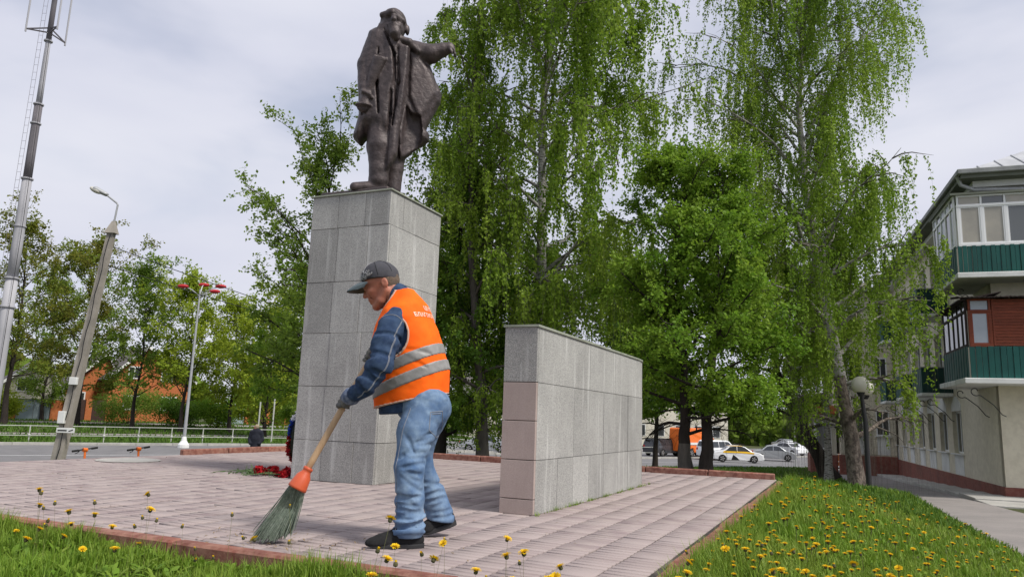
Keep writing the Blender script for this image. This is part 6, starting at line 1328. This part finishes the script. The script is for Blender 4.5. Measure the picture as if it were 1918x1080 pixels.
# ------------------------------------------------------------------ vehicles
def car(name, label, cat, pos, ang, L, Wd, H_, prof, glassz, body, stripe=None, wr_=.33, group=None, wheels=(.19, .80), roofm=None):
    """prof: side outline (fraction of length, fraction of height); cabin: shoulder line to roof tapers inward"""
    x, y = pos; z = float(floor_z(np.array(x), np.array(y))) + .05; t = thing(name, label, cat, (x, y, z), group); fr = Fr((x, y, z), ang)
    P = np.array(prof) * np.array([L, H_]) - np.array([L / 2, 0]); n = len(P); V = []
    sh = glassz[0] * H_
    lay = [(-1, 1.0), (-.96, 1.0)]
    def halfw(z_): return Wd / 2 * (1 - .20 * np.clip((z_ - sh) / (H_ - sh), 0, 1)) * (1 - .06 * np.clip((.35 * H_ - z_) / (.35 * H_), 0, 1))
    ctr = np.array([P[:, 0].mean(), H_ * .45]); rings = []
    for s_, k in ((-1, .93), (-1, 1.0), (1, 1.0), (1, .93)):
        Q = ctr + (P - ctr) * (k if k < 1 else 1); w = np.array([halfw(zz) for zz in P[:, 1]]) * (1.0 if k < 1 else .955); rings.append(np.stack([Q[:, 0], s_ * w, Q[:, 1]], 1))
    Vv = np.concatenate(rings); F = [(r_ * n + i, r_ * n + (i + 1) % n, (r_ + 1) * n + (i + 1) % n, (r_ + 1) * n + i) for r_ in range(3) for i in range(n)] + [tuple(range(n)), tuple(range(3 * n, 4 * n))[::-1]]
    g = G(fr); g.add(Vv, F); bo = g.build('body', body, t)
    def sidepoly(poly, nm, m, off=.012, par=t):
        for s_ in (-1, 1):
            Q = np.array(poly) * np.array([L, H_]) - np.array([L / 2, 0]); w = np.array([halfw(zz) for zz in Q[:, 1]]); Vs = np.concatenate([np.stack([Q[:, 0], s_ * (w + off), Q[:, 1]], 1), np.stack([Q[:, 0], s_ * (w - .05), Q[:, 1]], 1)]); k = len(Q)
            g = G(fr); g.add(Vs, [tuple(range(k)) if s_ < 0 else tuple(range(k))[::-1]] + [(i, (i + 1) % k, k + (i + 1) % k, k + i) for i in range(k)]); g.build(nm, m, par)
    for poly in glassz[1]: sidepoly(poly, 'side_window', M['glass_dark'])
    for (a, b, nm) in glassz[2]:
        A = np.array(a) * (L, H_) - (L / 2, 0); B = np.array(b) * (L, H_) - (L / 2, 0); d = B - A; nn = np.array([-d[1], d[0]]); nn = nn / np.linalg.norm(nn) * .012
        if nn @ (A - ctr) < 0: nn = -nn
        wa, wb = halfw(A[1]) * .86, halfw(B[1]) * .86; g = G(fr); A2, B2 = A + nn, B + nn; A3, B3 = A - nn * 3, B - nn * 3
        g.add([(A2[0], -wa, A2[1]), (A2[0], wa, A2[1]), (B2[0], wb, B2[1]), (B2[0], -wb, B2[1]), (A3[0], -wa, A3[1]), (A3[0], wa, A3[1]), (B3[0], wb, B3[1]), (B3[0], -wb, B3[1])], [(0, 1, 2, 3), (7, 6, 5, 4), (0, 4, 5, 1), (1, 5, 6, 2), (2, 6, 7, 3), (3, 7, 4, 0)]); g.build(nm, M['glass_dark'], t)
    for poly, m in (stripe or []): sidepoly(poly, 'door_stripe', m, .008)
    for f_ in wheels:
        for s_ in (-1, 1):
            cx = f_ * L - L / 2; g = G(fr); prof_ = [(-.11, wr_ * .9), (-.09, wr_), (.09, wr_), (.11, wr_ * .9)]; nn_ = 20; Vw = []
            for o_, rr_ in prof_: Vw += [(cx + rr_ * math.cos(a_), s_ * (Wd / 2 - .09) + o_, wr_ + rr_ * math.sin(a_)) for a_ in np.arange(nn_) * 2 * math.pi / nn_]
            g.add(Vw, [(i * nn_ + j, i * nn_ + (j + 1) % nn_, (i + 1) * nn_ + (j + 1) % nn_, (i + 1) * nn_ + j) for i in range(3) for j in range(nn_)] + [tuple(range(nn_)), tuple(range(3 * nn_, 4 * nn_))]); w = g.build('wheel', M['rubber'], t)
            g = G(fr); yo = s_ * (Wd / 2 + .022); 
            for k in range(5): a_ = k * 1.2566; g.add([(cx, yo, wr_), (cx + wr_ * .62 * math.cos(a_ - .28), yo, wr_ + wr_ * .62 * math.sin(a_ - .28)), (cx + wr_ * .62 * math.cos(a_ + .28), yo, wr_ + wr_ * .62 * math.sin(a_ + .28))], [(0, 1, 2)])
            g.build('rim', M['rim'], w)
    fz = .40; 
    for s_ in (-1, 1):
        g = G(fr); g.bbox((L / 2 - .30, s_ * Wd * .36 - .18, H_ * fz), (L / 2 - .02, s_ * Wd * .36 + .18, H_ * fz + .14), .03); g.build('headlight', M['lamp_clear'], t)
        g = G(fr); g.bbox((-L / 2 + .0, s_ * Wd * .40 - .10, H_ * (fz + .06)), (-L / 2 + .14, s_ * Wd * .40 + .10, H_ * (fz + .20)), .03); g.build('taillight', M['lamp_red'], t)
    return t
SEDAN = [(.01, .18), (.0, .40), (.02, .58), (.10, .63), (.20, .67), (.33, .93), (.42, 1.0), (.56, .99), (.64, .92), (.77, .66), (.92, .58), (.99, .46), (1.0, .22), (.97, .14), (.88, .13), (.86, .30), (.80, .40), (.74, .30), (.72, .13), (.27, .13), (.25, .30), (.19, .40), (.13, .30), (.11, .15)]
SEDG = (.62, [[(.245, .66), (.345, .91), (.47, .945), (.47, .66)], [(.485, .66), (.485, .945), (.56, .94), (.63, .89), (.735, .66)]], [((.655, .90), (.765, .665), 'windscreen'), ((.215, .69), (.325, .92), 'rear_window')])
SUV = [(.01, .2), (.0, .45), (.015, .62), (.05, .93), (.10, .99), (.5, 1.0), (.58, .95), (.70, .66), (.93, .60), (.99, .48), (1.0, .25), (.96, .17), (.89, .17), (.87, .34), (.80, .43), (.73, .34), (.71, .17), (.29, .17), (.27, .34), (.20, .43), (.13, .34), (.11, .18)]
SUVG = (.62, [[(.06, .65), (.09, .92), (.27, .93), (.27, .65)], [(.29, .65), (.29, .93), (.44, .93), (.44, .65)], [(.46, .65), (.46, .93), (.55, .92), (.67, .65)]], [((.595, .93), (.695, .67), 'windscreen'), ((.02, .64), (.05, .92), 'rear_window')])
hd = R(-4)
car('taxi_car', 'white and yellow taxi sedan parked beyond the lawn', 'car', (20.3, 66.4), R(6), 4.4, 1.75, 1.46, SEDAN, SEDG, M['car_white'], [([(.20, .56), (.22, .67), (.62, .67), (.80, .60), (.80, .52), (.55, .56)], M['car_yellow']), ([(.36, .15), (.40, .45), (.47, .30), (.52, .15)], M['black']), ([(.30, .96), (.36, .985), (.55, .985), (.60, .95)], M['car_yellow'])])
car('suv_car', 'dark grey sport utility car seen from behind near the wall end', 'car', (16.2, 77.5), R(-42), 4.7, 1.9, 1.78, SUV, SUVG, M['car_dark'], wr_=.37)
car('suv_car', 'white sport utility car behind the taxi', 'car', (21.0, 73.8), R(-28), 4.7, 1.9, 1.85, SUV, SUVG, M['car_white'], wr_=.37)
car('sedan_car', 'silver sedan parked behind the slender birch', 'car', (-1.6, 62.0), R(10), 4.4, 1.75, 1.46, SEDAN, SEDG, M['car_silver'])
car('hatchback_car', 'pale small car behind the taxi bonnet', 'car', (27.0, 76.0), R(15), 4.2, 1.72, 1.5, SEDAN, SEDG, M['car_silver'])
for i, (x, y, m, lb) in enumerate(((34.5, 92, 'car_white', 'white car nearest in the distant street queue'), (39.0, 104, 'car_white', 'white car second in the distant street queue'), (43.5, 117, 'car_silver', 'silver car third in the distant street queue'), (42.0, 98, 'car_white', 'white van-like car on the distant street, by the fence'))):
    car('suv_car' if i == 3 else 'sedan_car', lb, 'car', (x, y), R(62), 4.4, 1.8, 1.5 if i < 3 else 1.9, SUV if i == 3 else SEDAN, SUVG if i == 3 else SEDG, M[m])
VAN = [(.0, .2), (.0, .95), (.02, 1.0), (.70, 1.0), (.71, .80), (.80, .78), (.90, .52), (.99, .46), (1.0, .2), (.9, .15), (.88, .28), (.83, .32), (.78, .28), (.76, .15), (.27, .15), (.25, .28), (.20, .32), (.15, .28), (.13, .15)]
car('service_truck', 'orange service truck parked between the two lime trunks', 'truck', (19.6, 78.6), R(-40), 6.0, 2.1, 2.9, VAN, (.5, [[(.73, .52), (.73, .75), (.79, .74), (.87, .52)]], [((.81, .755), (.89, .535), 'windscreen')]), M['orange'], [([(.1, .42), (.1, .50), (.6, .50), (.6, .42)], M['white_trim'])], wr_=.42)
# ------------------------------------------------------------------ houses across the road
HN = 88.
def hz(s_, n_): p = RF([[s_, n_, 0]])[0]; return float(floor_z(p[0], p[1]))
def brick_house(label, s0, s1, n0, n1, z0, ze, zr, wallm, roofm, wins_, ridge, trimm, name='house'):
    b = RF([[(s0 + s1) / 2, n0, z0]])[0]; h = thing(name, label, 'house', b); mid = ridge
    g = G(RF); g.prism([(s0, z0 - 1), (s1, z0 - 1), (s1, ze), (mid, zr), (s0, ze)], 1, n0, n1); g.build('wall', wallm, h)
    for a, b_, nm in ((s0, mid, -1), (mid, s1, 1)):
        za, zb = (ze, zr) if nm < 0 else (zr, ze); da = -.5 if nm < 0 else 0; db = .5 if nm > 0 else 0; k = (zb - za) / (b_ - a)
        g = G(RF); g.prism([(a + da, za + k * da + .03), (b_ + db, zb + k * db + .03), (b_ + db, zb + k * db + .22), (a + da, za + k * da + .22)], 1, n0 - .5, n1 + .5); r_ = g.build('roof', roofm, h)
        g = G(RF); g.prism([(a + da, za + k * da - .1), (b_ + db, zb + k * db - .1), (b_ + db, zb + k * db + .24), (a + da, za + k * da + .24)], 1, n0 - .58, n0 - .505); g.build('barge_board', trimm, r_)
    for (a, b_, y0, y1) in wins_:
        g = G(RF); g.box((a - .12, n0 - .06, y0 - .12), (b_ + .12, n0 - .002, y1 + .12)); w = g.build('window', M['white_trim'], h); g = G(RF); g.box((a, n0 - .075, y0), ((a + b_) / 2 - .04, n0 - .061, y1)); g.build('pane', M['glass_dark'], w); g = G(RF); g.box(((a + b_) / 2 + .04, n0 - .075, y0), (b_, n0 - .061, y1)); g.build('pane', M['glass_dark'], w)
    return h
zg = hz(16, HN) + .0
brick_house('orange brick house with grey gable roof across the road', 15.2, 23.4, HN, HN + 10, zg, 3.6, 6.9, M['brick'], M['slate'], [(20.3, 21.3, 3.4, 4.5), (17.0, 18.0, 3.6, 4.7), (20.6, 22.0, .3, 1.6), (16.8, 18.2, .3, 1.6)], 18.6, M['white_trim'])
brick_house('white gabled house with dark roof at far left', 5.0, 11.4, HN + 3, HN + 12, zg, 1.6, 5.4, M['cream'], M['slate'], [(7.4, 8.8, 1.8, 3.0)], 9.6, M['white_trim'])
brick_house('long grey-roofed house between the white and brick houses', 11.8, 17.0, HN + 4, HN + 14, zg, 2.4, 6.2, M['brick'], M['slate'], [(12.6, 13.6, .4, 1.8)], 15.4, M['white_trim'])
gr = thing('garage', 'orange brick garage with grey metal doors at far left', 'garage', RF([[8.4, HN, zg]])[0])
for a, b_ in ((6.6, 7.3), (10.2, 11.3)): g = G(RF); g.bbox((a, HN - .2, zg - .5), (b_, HN + .4, .95), .02); g.build('brick_pier', M['brick'], gr)
g = G(RF); g.bbox((6.5, HN - .25, .95), (11.4, HN + 2.5, 1.35), .02); g.build('lintel', M['cream'], gr)
for i in range(2): g = G(RF); g.bbox((7.32 + i * 1.45, HN, zg - .3), (8.74 + i * 1.45, HN + .1, .94), .01); g.build('door_leaf', M['pale_blue'], gr)
def sheet_fence(label, s0, s1, n_, z0, h, m, postm, step=2.6, pw=.5, cat='fence', name='fence'):
    f = thing(name, label, cat, RF([[s0, n_, z0]])[0]); k = max(1, int(round((s1 - s0) / step))); st_ = (s1 - s0) / k
    for i in range(k + 1): g = G(RF); g.bbox((s0 + i * st_ - pw / 2, n_ - .12, z0 - .6), (s0 + i * st_ + pw / 2, n_ + .3, z0 + h + .1), .02); g.build('post', postm, f)
    for i in range(k): g = G(RF); g.bbox((s0 + i * st_ + pw / 2, n_, z0 - .4), (s0 + (i + 1) * st_ - pw / 2, n_ + .06, z0 + h), .01); g.build('panel', m, f)
    return f
sheet_fence('dark brown gate with orange brick posts left of the brick house', 11.6, 15.4, HN - .5, zg, 2.2, M['brown_gate'], M['brick'], 1.9, .6, 'gate', 'gate')
sheet_fence('brown fence with orange brick posts near the pedestal', 30.4, 52, HN + 1, zg, 2.0, M['brown_gate'], M['brick'], 2.4, .5)
ct = thing('container', 'pale blue metal container beside the brown fence', 'container', RF([[27.7, HN - 1, zg]])[0]); g = G(RF)
for i in range(9): g = G(RF); g.bbox((26.0 + i * .37, HN - 1 - .03 * (i % 2), zg - .3), (26.36 + i * .37, HN + 1.4, 1.1), .01); g.build('wall_panel', M['pale_blue'], ct)
g = G(RF); g.bbox((25.8, HN - 1.2, 1.1), (29.6, HN + 1.6, 1.25), .02); g.build('roof', M['white_trim'], ct)
# sign posts
for i, (s_, lab) in enumerate(((14.4, 'left thin white sign post on the verge'), (15.4, 'right thin white sign post on the verge'))):
    p = RF([[s_ + 4.2, 52, 0]])[0]; z = gz1(p[0], p[1]); g = G(); g.tube([(p[0], p[1], z - .1), (p[0], p[1], z + 2.8 + .3 * i)], .05, 6); t = g.build_top('sign_post', M['rail'], lab, 'sign post', group='thin sign posts on the verge')
# far buildings and fence on the right
fb = thing('long_building', 'pale building beyond the road seen through the limes', 'building', (14, 104, -2.6)); FB = Fr((8, 108, 0), R(-12))
g = G(FB); g.box((-14, 0, -3), (26, 10, 5.5)); g.build('wall', M['cream'], fb)
g = G(FB); g.prism([(-1, 5.5), (11, 5.5), (5, 7.6)], 0, -14.5, 26.5); g.build('roof', M['slate'], fb)
for i in range(13):
    for z_ in (-1.2, 2.2): g = G(FB); a = -12.6 + i * 3; g.box((a, -.05, z_), (a + 1.3, -.002, z_ + 1.7)); w = g.build('window', M['white_trim'], fb); g = G(FB); g.box((a + .1, -.07, z_ + .1), (a + 1.2, -.051, z_ + 1.6)); g.build('pane', M['glass_dark'], w)
sheet_fence('green sheet fence with brown posts by the side street', 62.5, 70.5, 34.5, float(floor_z(24., 60.)) + .1, 2.3, M['dark_green'], M['brick'], 2.0, .5)
kb_ = thing('kiosk', 'low entrance block with dark red base and orange fascia beside the far wing', 'kiosk', BF([[-3.7, 22, -1.7]])[0])
g = G(BF); g.bbox((-4.5, 20.6, -2.6), (-3.02, 24, -.7), .03); g.build('base', M['plinth'], kb_); g = G(BF); g.bbox((-4.4, 20.9, -.7), (-3.03, 24, 1.6), .02); g.build('wall', M['cream'], kb_); g = G(BF); g.bbox((-4.7, 20.5, 1.6), (-3.01, 24.2, 2.1), .02); g.build('fascia', M['brick'], kb_)
g = G(BF); g.bbox((-4.2, 20.86, -.4), (-3.3, 20.899, 1.2), .01); w = g.build('window', M['white_pvc'], kb_); g = G(BF); g.box((-4.1, 20.84, -.3), (-3.4, 20.858, 1.1)); g.build('pane', M['glass'], w)
rs = thing('road_sign', 'blue road sign on a thin post by the side street', 'road sign', (21.5, 56, gz1(21.5, 56))); g = G(); g.tube([(21.5, 56, gz1(21.5, 56) - .1), (21.5, 56, 2.3)], .04, 6); g.build('post', M['metal_grey'], rs); g = G(); g.bbox((21.15, 55.93, 1.5), (21.85, 55.96, 2.3), .01); g.build('sign_plate', M['fl_blue'], rs)
